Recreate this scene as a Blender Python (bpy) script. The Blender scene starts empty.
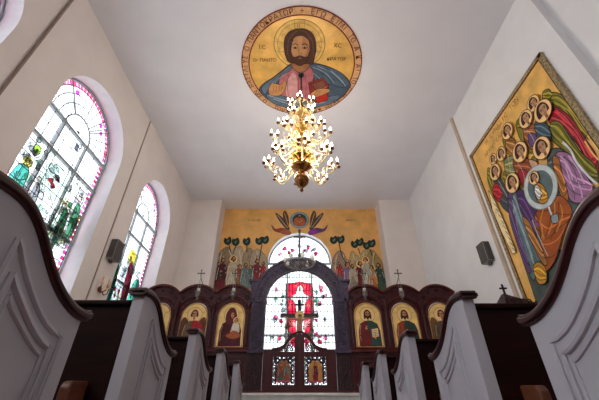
import bpy, bmesh, math, random
from mathutils import Vector, Matrix
PI = math.pi
random.seed(7)
S = bpy.context.scene
C = S.collection
FLOOR = -0.5                      # the camera's height is z = 0

# ------------------------------------------------------------------ camera
FPX, PITCH = 320.0, 0.5775
cd = bpy.data.cameras.new('camera'); cam = bpy.data.objects.new('camera', cd); C.objects.link(cam)
cd.sensor_width = 36; cd.lens = 36 * FPX / 599; cd.clip_start = 0.02; cd.clip_end = 200
cam.location = (0, 0, 0); cam.rotation_euler = (PI / 2 + PITCH, 0, 0)
S.camera = cam
cp, sp = math.cos(PITCH), math.sin(PITCH)

def ray(x, y):
    a = (x - 299.5) / FPX; b = (200 - y) / FPX
    return (a, cp - b * sp, sp + b * cp)

# a surface to draw on: axis, its coordinate, the inward direction along the axis
class Plane:
    def __init__(s, ax, val, sgn): s.ax, s.val, s.sgn = ax, val, sgn
    def px(s, x, y):              # traced point -> the two in-plane coordinates
        r = ray(x, y); k = s.val / r[s.ax]
        w = [r[0] * k, r[1] * k, r[2] * k]
        return tuple(w[i] for i in range(3) if i != s.ax)
    def to3(s, p, off=0):
        w = list(p); w.insert(s.ax, s.val + s.sgn * off); return Vector(w)

# ------------------------------------------------------------------ materials
def lin(c): return c / 12.92 if c <= 0.04045 else ((c + 0.055) / 1.055) ** 2.4
def hexc(h): return tuple(lin(int(h[i:i + 2], 16) / 255) for i in (0, 2, 4)) + (1,)
_m = {}
def mat(name, h, rough=0.6, metal=0.0, var=0.06, scale=6.0, bump=0.0, bscale=40.0, wood=False, emit=0.0, coat=0.0, spec=0.5):
    if name in _m: return _m[name]
    m = bpy.data.materials.new(name); m.use_nodes = True; nt = m.node_tree; N = nt.nodes; L = nt.links
    b = N['Principled BSDF']; b.inputs['Roughness'].default_value = rough; b.inputs['Metallic'].default_value = metal
    b.inputs['Coat Weight'].default_value = coat; b.inputs['Specular IOR Level'].default_value = spec
    c = hexc(h); tc = N.new('ShaderNodeTexCoord')
    mp = N.new('ShaderNodeMapping'); L.new(tc.outputs['Object'], mp.inputs['Vector'])
    if wood: mp.inputs['Scale'].default_value = (1, 9, 9) if wood == 'x' else (9, 9, 1)
    no = N.new('ShaderNodeTexNoise'); no.inputs['Scale'].default_value = scale; no.inputs['Detail'].default_value = 5
    L.new(mp.outputs[0], no.inputs['Vector'])
    cr = N.new('ShaderNodeValToRGB'); L.new(no.outputs['Fac'], cr.inputs['Fac'])
    cr.color_ramp.elements[0].position = 0.3; cr.color_ramp.elements[1].position = 0.7
    cr.color_ramp.elements[0].color = tuple(v * (1 - var * 2) for v in c[:3]) + (1,)
    cr.color_ramp.elements[1].color = tuple(min(1, v * (1 + var * 2)) for v in c[:3]) + (1,)
    L.new(cr.outputs[0], b.inputs['Base Color'])
    if bump:
        n2 = N.new('ShaderNodeTexNoise'); n2.inputs['Scale'].default_value = bscale; n2.inputs['Detail'].default_value = 4
        L.new(tc.outputs['Object'], n2.inputs['Vector'])
        bp = N.new('ShaderNodeBump'); bp.inputs['Strength'].default_value = bump; bp.inputs['Distance'].default_value = 0.02
        L.new(n2.outputs['Fac'], bp.inputs['Height']); L.new(bp.outputs[0], b.inputs['Normal'])
    if emit:
        b.inputs['Emission Color'].default_value = c; b.inputs['Emission Strength'].default_value = emit
    _m[name] = m; return m
def paint(h): return mat('paint_' + h, h, rough=0.65, var=0.09, scale=9, spec=0.3)
def glass(h):
    k = 'glass_' + h
    if k in _m: return _m[k]
    m = bpy.data.materials.new(k); m.use_nodes = True; nt = m.node_tree; N = nt.nodes; L = nt.links
    N.remove(N['Principled BSDF']); out = N['Material Output']
    t = N.new('ShaderNodeBsdfTransparent'); t.inputs[0].default_value = hexc(h)
    g = N.new('ShaderNodeBsdfGlossy'); g.inputs['Roughness'].default_value = 0.08; g.inputs['Color'].default_value = (1, 1, 1, 1)
    no = N.new('ShaderNodeTexNoise'); no.inputs['Scale'].default_value = 12
    mx = N.new('ShaderNodeMix'); mx.data_type = 'RGBA'; mx.inputs['A'].default_value = hexc(h)
    mx.inputs['B'].default_value = tuple(v * 0.82 for v in hexc(h)[:3]) + (1,)
    L.new(no.outputs['Fac'], mx.inputs['Factor']); L.new(mx.outputs['Result'], t.inputs[0])
    s = N.new('ShaderNodeMixShader'); s.inputs[0].default_value = 0.03
    L.new(t.outputs[0], s.inputs[1]); L.new(g.outputs[0], s.inputs[2]); L.new(s.outputs[0], out.inputs[0])
    _m[k] = m; return m

PLASTER = mat('cream_plaster', 'e0d8d3', 0.85, var=0.02, scale=2, bump=0.05, bscale=60)
PLASTERW = mat('white_plaster', 'dcdcdd', 0.85, var=0.02, scale=2, bump=0.05, bscale=60)
CEIL = mat('ceiling_plaster', 'e2e1e6', 0.9, var=0.015, scale=1.5)
REVEAL = mat('reveal_plaster', 'e2e2e4', 0.8, var=0.02)
GOLDW = mat('gold_wall_paint', 'e6b066', 0.6, var=0.07, scale=3)
GOLD = mat('gold_leaf', 'e3b25c', 0.4, metal=0.12, var=0.1, scale=4, bump=0.15, bscale=14)
GOLDL = mat('pale_gold_leaf', 'ecc97c', 0.42, metal=0.1, var=0.1, scale=5)
HALO = mat('halo_gold', 'eec98a', 0.45, metal=0.15, var=0.05)
MAHOG = mat('mahogany', '3c0f16', 0.42, var=0.2, scale=4, wood='z', coat=0.0, bump=0.1, spec=.35)
MAHOGD = mat('dark_carved_mahogany', '280b14', 0.45, var=0.25, scale=8, bump=0.9, bscale=38, spec=.35)
MAHOGR = mat('red_mahogany_rail', '4e130f', 0.4, var=0.15, scale=5, wood='x', spec=.35)
PEWW = mat('pew_white_paint', 'b8b8c0', 0.45, var=0.02, scale=3, coat=0.1)
PEWD = mat('pew_dark_wood', '210806', 0.6, spec=.12, var=0.2, scale=4, wood='x')
PEWC = mat('pew_cap_wood', '3a0f10', 0.35, var=0.15, scale=6)
MOULD = mat('pew_moulding_paint', 'a3a1a9', 0.45, var=0.03)
RACK = mat('brown_wood', '6f4028', 0.45, var=0.15, scale=8)
BRASS = mat('polished_brass', 'e2b766', 0.24, metal=1.0, var=0.08)
BRASSD = mat('dark_brass', '7d5228', 0.22, metal=0.8, var=0.15)
BRASSL = mat('pale_gilt', 'f8e2b0', 0.3, metal=0.7, var=0.06)
CUPM = mat('candle_cup_metal', '6a4632', 0.4, metal=0.6, var=0.1)
SILVER = mat('tarnished_silver', '8f8a88', 0.35, metal=0.8, var=0.15)
IRON = mat('dark_iron', '2a2a2e', 0.5, metal=0.4)
BULB = mat('candle_bulb', 'ffe9c8', 0.4, emit=9.0)
MULL = mat('grey_window_bar', '8d9296', 0.5, var=0.03)
LEAD = mat('window_lead', '4c5054', 0.6, var=0.03)
SPKD = mat('speaker_grille', '4b4642', 0.7, var=0.08, bump=0.4, bscale=300)
SPKL = mat('speaker_case', '8b8480', 0.6)
MARBLE = mat('pale_marble', 'c9c9c6', 0.35, var=0.09, scale=5)
CARPET = mat('red_carpet', '5a1518', 0.95, var=0.1, scale=40)
BLACK = paint('181212')
PLAIN = mat('white_pane', 'ffffff')

# ------------------------------------------------------------------ mesh helpers
def finish(name, bm, mats, parent=None, smooth=False, bevel=0.0):
    me = bpy.data.meshes.new(name)
    bmesh.ops.recalc_face_normals(bm, faces=bm.faces)
    bm.to_mesh(me); bm.free()
    for m in (mats if isinstance(mats, (list, tuple)) else [mats]): me.materials.append(m)
    if smooth:
        for p in me.polygons: p.use_smooth = True
    o = bpy.data.objects.new(name, me); C.objects.link(o)
    if parent:
        o.parent = parent
    if bevel:
        bv = o.modifiers.new('b', 'BEVEL'); bv.width = bevel; bv.segments = 2; bv.limit_method = 'ANGLE'
    return o
def empty(name, loc=(0, 0, 0), rz=0):
    o = bpy.data.objects.new(name, None); C.objects.link(o); o.location = loc; o.rotation_euler = (0, 0, rz); o.empty_display_size = 0.1
    return o
def tag(o, label, cat, group=None):
    o['label'] = label; o['category'] = cat
    if group: o['group'] = group
    return o
def struct(o): o['kind'] = 'structure'; return o
def box(bm, x0, x1, y0, y1, z0, z1, mi=0):
    vs = [bm.verts.new((x, y, z)) for x in (x0, x1) for y in (y0, y1) for z in (z0, z1)]
    for f in ((0, 1, 3, 2), (4, 6, 7, 5), (0, 4, 5, 1), (2, 3, 7, 6), (0, 2, 6, 4), (1, 5, 7, 3)):
        bm.faces.new([vs[i] for i in f]).material_index = mi
def boxes(name, L, m, parent=None, bevel=0.0):
    bm = bmesh.new()
    for b in L: box(bm, *b)
    return finish(name, bm, m, parent, bevel=bevel)
def prism(bm, pts, axis, a0, a1, mi=0):        # closed 2D outline (the two other axes) extruded along axis
    def w(p, a): q = list(p); q.insert(axis, a); return q
    A = [bm.verts.new(w(p, a0)) for p in pts]; B = [bm.verts.new(w(p, a1)) for p in pts]
    bm.faces.new(A).material_index = mi; bm.faces.new(B[::-1]).material_index = mi
    n = len(pts)
    for i in range(n): bm.faces.new((A[i], A[(i + 1) % n], B[(i + 1) % n], B[i])).material_index = mi
def tube(bm, pts, r, n=6, mi=0):
    pts = [Vector(p) for p in pts]; rs = r if isinstance(r, (list, tuple)) else [r] * len(pts); rings = []
    for i, p in enumerate(pts):
        t = (pts[min(i + 1, len(pts) - 1)] - pts[max(i - 1, 0)]).normalized()
        u = t.cross(Vector((0.31, 0.17, 0.93)));  u = u.normalized() if u.length > 1e-3 else Vector((1, 0, 0))
        v = t.cross(u)
        rings.append([bm.verts.new(p + rs[i] * (math.cos(2 * PI * k / n) * u + math.sin(2 * PI * k / n) * v)) for k in range(n)])
    for a, b in zip(rings, rings[1:]):
        for k in range(n): bm.faces.new((a[k], a[(k + 1) % n], b[(k + 1) % n], b[k])).material_index = mi
    bm.faces.new(rings[0][::-1]).material_index = mi; bm.faces.new(rings[-1]).material_index = mi
def lathe(bm, prof, c=(0, 0, 0), n=16, mi=0):  # prof: (radius, z)
    rings = []
    for r, z in prof:
        rings.append([bm.verts.new((c[0] + max(r, 1e-4) * math.cos(2 * PI * k / n), c[1] + max(r, 1e-4) * math.sin(2 * PI * k / n), c[2] + z)) for k in range(n)])
    for a, b in zip(rings, rings[1:]):
        for k in range(n): bm.faces.new((a[k], a[(k + 1) % n], b[(k + 1) % n], b[k])).material_index = mi
    bm.faces.new(rings[0][::-1]).material_index = mi; bm.faces.new(rings[-1]).material_index = mi
def torus(bm, c, R, r, axis=1, n=20, m=6, mi=0, a0=0, a1=2 * PI):
    P = []
    full = abs(a1 - a0 - 2 * PI) < 1e-6
    for i in range(n + (0 if full else 1)):
        a = a0 + (a1 - a0) * i / n; q = [math.cos(a) * R, math.sin(a) * R]; q.insert(axis, 0); P.append(Vector(q) + Vector(c))
    if full: P += [P[0] + (P[1] - P[0]) * 0.001]
    tube(bm, P, r, m, mi)
def smooth_closed(pts, n=4):
    out = []; L = len(pts)
    for i in range(L):
        p0, p1, p2, p3 = pts[i - 1], pts[i], pts[(i + 1) % L], pts[(i + 2) % L]
        for k in range(n):
            t = k / n
            out.append(tuple(0.5 * (2 * b + (c - a) * t + (2 * a - 5 * b + 4 * c - d) * t * t + (3 * b - a - 3 * c + d) * t ** 3) for a, b, c, d in zip(p0, p1, p2, p3)))
    return out
def smooth_open(pts, n=4):
    q = [pts[0]] + list(pts) + [pts[-1]]; out = []
    for i in range(1, len(q) - 2):
        p0, p1, p2, p3 = q[i - 1:i + 3]
        for k in range(n):
            t = k / n
            out.append(tuple(0.5 * (2 * b + (c - a) * t + (2 * a - 5 * b + 4 * c - d) * t * t + (3 * b - a - 3 * c + d) * t ** 3) for a, b, c, d in zip(p0, p1, p2, p3)))
    return out + [tuple(pts[-1])]
def arc(cx, cy, r, a0, a1, n=24, ry=None):
    ry = r if ry is None else ry
    return [(cx + r * math.cos(math.radians(a0 + (a1 - a0) * i / n)), cy + ry * math.sin(math.radians(a0 + (a1 - a0) * i / n))) for i in range(n + 1)]

# ------------------------------------------------------------------ painting on a surface (flat art: coats of colour a fraction of a millimetre apart)
class Art:
    def __init__(s, plane, start=0.001, step=0.00016, tr=None, mf=paint):
        s.p = plane; s.bm = bmesh.new(); s.off = start; s.step = step; s.mats = []; s.idx = {}; s.tr = tr; s.mf = mf
    def mi(s, m):
        if isinstance(m, str): m = s.mf(m)
        if m.name not in s.idx: s.idx[m.name] = len(s.mats); s.mats.append(m)
        return s.idx[m.name]
    def q(s, p): return s.tr(p) if s.tr else p
    def poly(s, pts, m, smooth=False, px=False, line=None, lw=0.006):
        if px: pts = [s.p.px(*p) for p in pts]
        else: pts = [s.q(p) for p in pts]
        if smooth: pts = smooth_closed(pts)
        s._poly(pts, m)
        if line: s._stroke(pts + [pts[0]], lw, line)
    def _poly(s, pts, m):
        s.off += s.step
        try:
            f = s.bm.faces.new([s.bm.verts.new(s.p.to3(p, s.off)) for p in pts]); f.material_index = s.mi(m)
        except ValueError: pass
    def _stroke(s, pts, w, m):
        s.off += s.step; n = len(pts)
        Lf = []
        for i, p in enumerate(pts):
            a = pts[max(i - 1, 0)]; b = pts[min(i + 1, n - 1)]
            dx, dy = b[0] - a[0], b[1] - a[1]; l = math.hypot(dx, dy) or 1
            nx, ny = -dy / l * w / 2, dx / l * w / 2
            Lf.append((s.bm.verts.new(s.p.to3((p[0] + nx, p[1] + ny), s.off)), s.bm.verts.new(s.p.to3((p[0] - nx, p[1] - ny), s.off))))
        k = s.mi(m)
        for a, b in zip(Lf, Lf[1:]): s.bm.faces.new((a[0], a[1], b[1], b[0])).material_index = k
    def stroke(s, pts, w, m, smooth=False, px=False):
        pts = [s.p.px(*p) for p in pts] if px else [s.q(p) for p in pts]
        if smooth: pts = smooth_open(pts)
        s._stroke(pts, w, m)
    def circ(s, c, r, m, n=20, px=False, ry=None, line=None, lw=0.006):
        if px: c = s.p.px(*c)
        pts = arc(c[0], c[1], r, 0, 360, n, ry)[:-1]
        if not px: pts = [s.q(p) for p in pts]
        s._poly(pts, m)
        if line: s._stroke(pts + [pts[0]], lw, line)
    def build(s, name, parent=None):
        me = bpy.data.meshes.new(name); s.bm.to_mesh(me); s.bm.free()
        for m in s.mats: me.materials.append(m)
        o = bpy.data.objects.new(name, me); C.objects.link(o); o.parent = parent
        return o

SKIN, SKD, HAIR, LINE = 'c98f5f', '8d5a38', '3a2018', '2a1712'
def head(A, x, z, r, halo=None, hair=HAIR, beard=False, turn=0, skin=SKIN, long=False):
    """a painted head with centre x, z; r = head half-width"""
    if halo: A.circ((x, z), r * 1.95, halo, 24, line='8c5b2a', lw=r * 0.13)
    A.poly([(x - r * 1.12, z - r * (1.5 if long else .7)), (x - r * 1.15, z + r * .4), (x - r * .6, z + r * 1.3), (x, z + r * 1.5), (x + r * .6, z + r * 1.3), (x + r * 1.15, z + r * .4), (x + r * 1.12, z - r * (1.5 if long else .7)), (x, z - r * .6)], hair, True)
    t = turn * r * .2
    A.poly([(x + t - r * .7, z + r * .3), (x + t - r * .45, z + r * .85), (x + t, z + r * 1.0), (x + t + r * .45, z + r * .85), (x + t + r * .7, z + r * .3), (x + t + r * .55, z - r * .6), (x + t, z - r * 1.15), (x + t - r * .55, z - r * .6)], skin, True)
    A.poly([(x + t - r * .22, z - r * 1.6), (x + t + r * .3, z - r * 1.6), (x + t + r * .25, z - r * .9), (x + t - r * .25, z - r * .9)], SKD)
    if beard:
        A.poly([(x + t - r * .62, z - r * .1), (x + t - r * .3, z - r * .42), (x + t, z - r * .35), (x + t + r * .3, z - r * .42), (x + t + r * .62, z - r * .1), (x + t + r * .45, z - r * 1.1), (x + t, z - r * 1.55), (x + t - r * .45, z - r * 1.1)], hair, True)
        A.poly([(x + t - r * .2, z - r * .62), (x + t, z - r * .56), (x + t + r * .2, z - r * .62), (x + t, z - r * .75)], '8a3a2c')
    else:
        A.stroke([(x + t - r * .22, z - r * .62), (x + t + r * .22, z - r * .62)], r * .14, '8a3a2c')
    for d in (-1, 1):
        A.stroke([(x + t + d * r * .16, z + r * .36), (x + t + d * r * .36, z + r * .44), (x + t + d * r * .56, z + r * .34)], r * .1, LINE)
        A.stroke([(x + t + d * r * .2, z + r * .16), (x + t + d * r * .5, z + r * .16)], r * .17, LINE)
    A.stroke([(x + t + r * .05, z + r * .3), (x + t + r * .1, z - r * .25), (x + t - r * .08, z - r * .3)], r * .09, SKD)

def figure(A, x, z, h, robe, cloak, halo=HALO, wings=None, beard=False, hair=HAIR, lean=0, fold=None, arm=1):
    """a standing painted figure: feet at x, z and full height h"""
    w = h * .155; r = h * .062; X = lambda u, v: (x + u * h + lean * v * h, z + v * h)
    if wings:
        for d in (-1, 1):
            A.poly([X(d * .05, .74), X(d * .13, .92), X(d * .23, .9), X(d * .27, .66), X(d * .22, .36), X(d * .18, .2), X(d * .12, .5)], wings, True, line=LINE, lw=h * .008)
            for k in range(3): A.stroke([X(d * (.15 + .03 * k), .84 - .05 * k), X(d * (.17 + .02 * k), .34 + .04 * k)], h * .007, LINE, True)
    A.poly([X(-.06, .8), X(.06, .8), X(.11, .76), X(.13, .5), X(.14, .1), X(.12, .02), X(0, .0), X(-.12, .02), X(-.14, .1), X(-.13, .5), X(-.11, .76)], robe, line=LINE, lw=h * .008)
    A.poly([X(-.06, .81), X(.08, .79), X(.13, .68), X(.16, .4), X(.12, .3), X(.04, .42), X(-.02, .55), X(-.1, .3), X(-.16, .22), X(-.15, .6), X(-.12, .76)], cloak, True, line=LINE, lw=h * .008)
    f = fold or 'd9d2c4'
    for u0, u1 in ((-.09, -.1), (-.03, -.04), (.03, .03), (.08, .09)): A.stroke([X(u0, .34), X((u0 + u1) / 2 + .01, .2), X(u1, .05)], h * .008, LINE, True)
    A.stroke([X(-.1, .7), X(-.12, .5), X(-.13, .3)], h * .014, f, True); A.stroke([X(.09, .7), X(.13, .5)], h * .012, f, True)
    A.poly([X(.03 * arm, .6), X(.12 * arm, .62), X(.13 * arm, .55), X(.02 * arm, .53)], cloak, True, line=LINE, lw=h * .006)
    A.circ(X(0, .57), h * .022, SKIN, 8)
    for d in (-1, 1): A.poly([X(d * .05 - .03, -.01), X(d * .05 + .03, -.01), X(d * .05 + .02, .025), X(d * .05 - .02, .025)], SKD)
    head(A, *X(0, .9), r, halo, hair, beard, turn=arm)

def bust(A, tr, robe, cloak, beard=True, hair=HAIR, wings=None, book=False, child=False, veil=None):
    """half-length figure in a unit icon: u -0.5..0.5, v 0..1.5"""
    A.tr = tr
    if wings:
        for d in (-1, 1):
            A.poly([(d * .16, .72), (d * .3, .95), (d * .42, .92), (d * .47, .6), (d * .44, .1), (d * .3, .02), (d * .26, .4)], wings, True, line=LINE, lw=.006)
            for k in range(4): A.stroke([(d * (.28 + .045 * k), .88 - .04 * k), (d * (.3 + .035 * k), .1)], .005, LINE, True)
    A.circ((0, 1.06), .27, HALO, 28, line='a0662a', lw=.008)
    A.poly([(-.12, .84), (.12, .84), (.3, .74), (.37, .5), (.38, 0), (-.38, 0), (-.37, .5), (-.3, .74)], robe, line=LINE, lw=.006)
    A.poly([(-.02, .86), (.14, .84), (.32, .74), (.4, .5), (.41, 0), (.02, 0), (.08, .3), (-.06, .6)], cloak, line=LINE, lw=.006)
    for a, b in (((.1, .76), (.16, .1)), ((.22, .7), (.27, .1)), ((.32, .6), (.35, .1)), ((-.22, .7), (-.25, .1)), ((-.1, .76), (-.12, .3))):
        A.stroke([a, ((a[0] + b[0]) / 2 + .02, (a[1] + b[1]) / 2), b], .007, LINE, True)
    A.stroke([(-.28, .7), (-.33, .45), (-.32, .15)], .012, 'b59a80', True)
    if veil:
        A.poly([(-.17, .76), (-.2, 1.05), (-.1, 1.27), (.02, 1.31), (.13, 1.24), (.2, 1.02), (.2, .76), (0, .7)], veil, True, line=LINE, lw=.006)
        head(A, .02, 1.05, .085, None, veil, False, 1)
    else: head(A, 0, 1.07, .115, None, hair, beard, 0, long=beard)
    if child:
        A.circ((.2, .86), .12, HALO, 20, line='a0662a', lw=.006)
        A.poly([(.08, .75), (.2, .78), (.32, .7), (.34, .42), (.2, .3), (.04, .42)], 'd8cdbd', True, line=LINE, lw=.006)
        A.poly([(-.1, .45), (.1, .5), (.34, .42), (.36, .28), (.1, .22), (-.12, .3)], 'a75b35', True, line=LINE, lw=.006)
        head(A, .2, .85, .065, None, '6a3a20', False, -1)
        A.stroke([(-.26, .3), (-.1, .42), (.02, .46)], .05, veil); A.circ((.04, .48), .035, SKIN, 8)
    elif book:
        A.poly([(.08, .26), (.34, .3), (.34, .6), (.08, .56)], 'd8c49a', line='7a1f1a', lw=.02)
        A.stroke([(.21, .28), (.21, .58)], .01, '7a1f1a')
        for k in range(4): A.stroke([(.11, .33 + .055 * k), (.19, .335 + .055 * k)], .006, LINE); A.stroke([(.23, .34 + .055 * k), (.31, .35 + .055 * k)], .006, LINE)
        A.circ((.2, .26), .035, SKIN, 8)
        A.stroke([(-.3, .3), (-.16, .46), (-.1, .56)], .075, robe); A.circ((-.09, .58), .04, SKIN, 8); A.stroke([(-.09, .58), (-.07, .68)], .02, SKIN)
    else:
        A.stroke([(-.32, .25), (-.15, .42), (0, .5)], .07, robe); A.circ((.01, .52), .04, SKIN, 8)
    A.tr = None

# ------------------------------------------------------------------ letters (converted to meshes)
_g = {}
def glyph(ch, size):
    k = ch
    if k not in _g:
        cu = bpy.data.curves.new('t', 'FONT'); cu.body = ch; cu.size = 1; cu.align_x = 'CENTER'; cu.align_y = 'CENTER'; cu.resolution_u = 2
        o = bpy.data.objects.new('t', cu); C.objects.link(o); bpy.context.view_layer.update()
        dg = bpy.context.evaluated_depsgraph_get(); me = bpy.data.meshes.new_from_object(o.evaluated_get(dg))
        _g[k] = ([tuple(v.co) for v in me.vertices], [tuple(p.vertices) for p in me.polygons])
        bpy.data.objects.remove(o); bpy.data.curves.remove(cu); bpy.data.meshes.remove(me)
    return _g[k]
def letters(A, txt, fn, size, m, off=0.002):
    """fn(i) -> (centre, right vector, up vector) in plane coordinates"""
    A.off += off; k = A.mi(m)
    for i, ch in enumerate(txt):
        if ch == ' ': continue
        vs, fs = glyph(ch, size); c, r, u = fn(i)
        V = [A.bm.verts.new(A.p.to3((c[0] + size * (r[0] * x + u[0] * y), c[1] + size * (r[1] * x + u[1] * y)), A.off)) for x, y, _ in vs]
        for f in fs: A.bm.faces.new([V[j] for j in f]).material_index = k
def line_text(A, txt, c, r, u, size, m, adv=0.72):
    n = len(txt)
    letters(A, txt, lambda i: ((c[0] + r[0] * (i - (n - 1) / 2) * size * adv, c[1] + r[1] * (i - (n - 1) / 2) * size * adv), r, u), size, m)

# ================================================================== THE ROOM
XL, XR, H = -3.72, 3.78, 6.0
YB, YN = 9.2, 9.8
def arch_wall(name, ax, val, depth, a0, a1, z0, z1, holes, m, mr):
    """a wall in the plane axis=val with arched openings (centre, radius, spring, sill); the reveal runs to val+depth"""
    bm = bmesh.new(); sg = 1 if depth > 0 else -1
    def V(a, z, d=0): w = [a, z]; w.insert(ax, val + d); return bm.verts.new(w)
    def face(ps, mi=0): bm.faces.new([V(*p) for p in ps]).material_index = mi
    cur = a0
    for c, r, s, sill in holes:
        L, R = c - r, c + r
        face([(cur, z0), (L, z0), (L, z1), (cur, z1)])
        if sill > z0: face([(L, z0), (R, z0), (R, sill), (L, sill)])
        arcp = arc(c, s, r, 180, 0, 28)
        face([(L, s), (L, z1), (arcp[1][0], z1), arcp[1]])
        for p, q in zip(arcp[1:-1], arcp[2:]): face([p, (p[0], z1), (q[0], z1), q])
        ring = [(L, sill)] + arcp + [(R, sill)]
        for p, q in zip(ring, ring[1:] + ring[:1]): face([p, q, q + (depth,), p + (depth,)], 1)
        # outer skin
        cur = R
    face([(cur, z0), (a1, z0), (a1, z1), (cur, z1)])
    for (p, q) in (((a0, z0), (a0, z1)), ((a1, z0), (a1, z1))): face([p, q, q + (depth,), p + (depth,)])
    bmesh.ops.remove_doubles(bm, verts=bm.verts, dist=1e-5)
    me = bpy.data.meshes.new(name); bm.to_mesh(me); bm.free(); me.materials.append(m); me.materials.append(mr)
    o = bpy.data.objects.new(name, me); C.objects.link(o); return struct(o)

floor = struct(boxes('floor', [(-4.2, 4.2, -3, 10.4, FLOOR - .1, FLOOR)], CARPET))
struct(boxes('ceiling', [(-4.2, 4.2, -3, 10.4, H, H + .1)], CEIL))
WIN = [(4.195, .975, 4.17, 1.3), (7.1, .93, 4.12, 1.3)]
arch_wall('wall_left', 0, XL, -.33, 2.62, 5.62, FLOOR, H, [WIN[0]], PLASTER, REVEAL)
arch_wall('wall_left_far', 0, XL + .025, -.355, 5.62, YB, FLOOR, H, [WIN[1]], PLASTER, REVEAL)
arch_wall('wall_left_near', 0, XL - .04, -.31, -.4, 2.62, FLOOR, H, [(1.33, .97, 4.2, 1.3)], PLASTER, REVEAL)
for nm, y0, y1, x in (('wall_right', 2.6, 5.58, XR), ('wall_right_far', 5.58, YB, XR - .03), ('wall_right_near', -3, 2.6, XR + .14)):
    struct(boxes(nm, [(x, 4.2, y0, y1, FLOOR, H)], PLASTERW))
struct(boxes('wall_back_left', [(XL - .3, -2.66, YB, YN + .1, FLOOR, H)], PLASTER))
struct(boxes('wall_back_right', [(2.7, XR + .3, YB, YN + .1, FLOOR, H)], PLASTER))
arch_wall('wall_back', 1, YN, .3, -2.66, 2.7, FLOOR, H, [(0, 1.03, 4.01, .0)], GOLDW, REVEAL)
struct(boxes('wall_near', [(-4.2, 4.2, -3.1, -3.0, FLOOR, H)], PLASTER))
# unseen gap in the left wall behind the camera, added for side light
struct(boxes('wall_left_rear', [(-4.1, XL - .04, -3, -.4, FLOOR, 2.2)], PLASTER))
struct(boxes('wall_left_pier', [(-4.1, XL - .04, -1.4, -.4, 2.2, H), (-4.1, XL - .04, -3, -1.4, 5.0, H)], PLASTER))
# steps up to the altar
struct(boxes('floor_altar', [(-3.7, 3.7, 7.0, 9.8, FLOOR, .235)], MARBLE))
struct(boxes('trim_step_1', [(-3.7, 3.7, 6.72, 7.0, FLOOR, .08), (-3.7, 3.7, 6.44, 6.72, FLOOR, -.1), (-3.7, 3.7, 6.16, 6.44, FLOOR, -.3), (-3.7, 3.7, 6.95, 7.06, .2, .245)], MARBLE, bevel=.008))
struct(boxes('trim_wall_left', [(XL, XL + .012, 5.6, 5.635, 1.2, H)], mat('groove_shade_brown', '8d7c70', .8)))
struct(boxes('shade_strip_left_near', [(XL - .04, XL + .004, 2.6, 2.622, 1.2, H)], mat('groove_shade_brown', '8d7c70', .8)))  # dark strip that paints the shade on the wall step's narrow face
struct(boxes('trim_wall_right', [(XR - .045, XR, 5.5, 5.58, FLOOR, H)], mat('tan_strip', 'b9a692', .8)))

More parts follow.
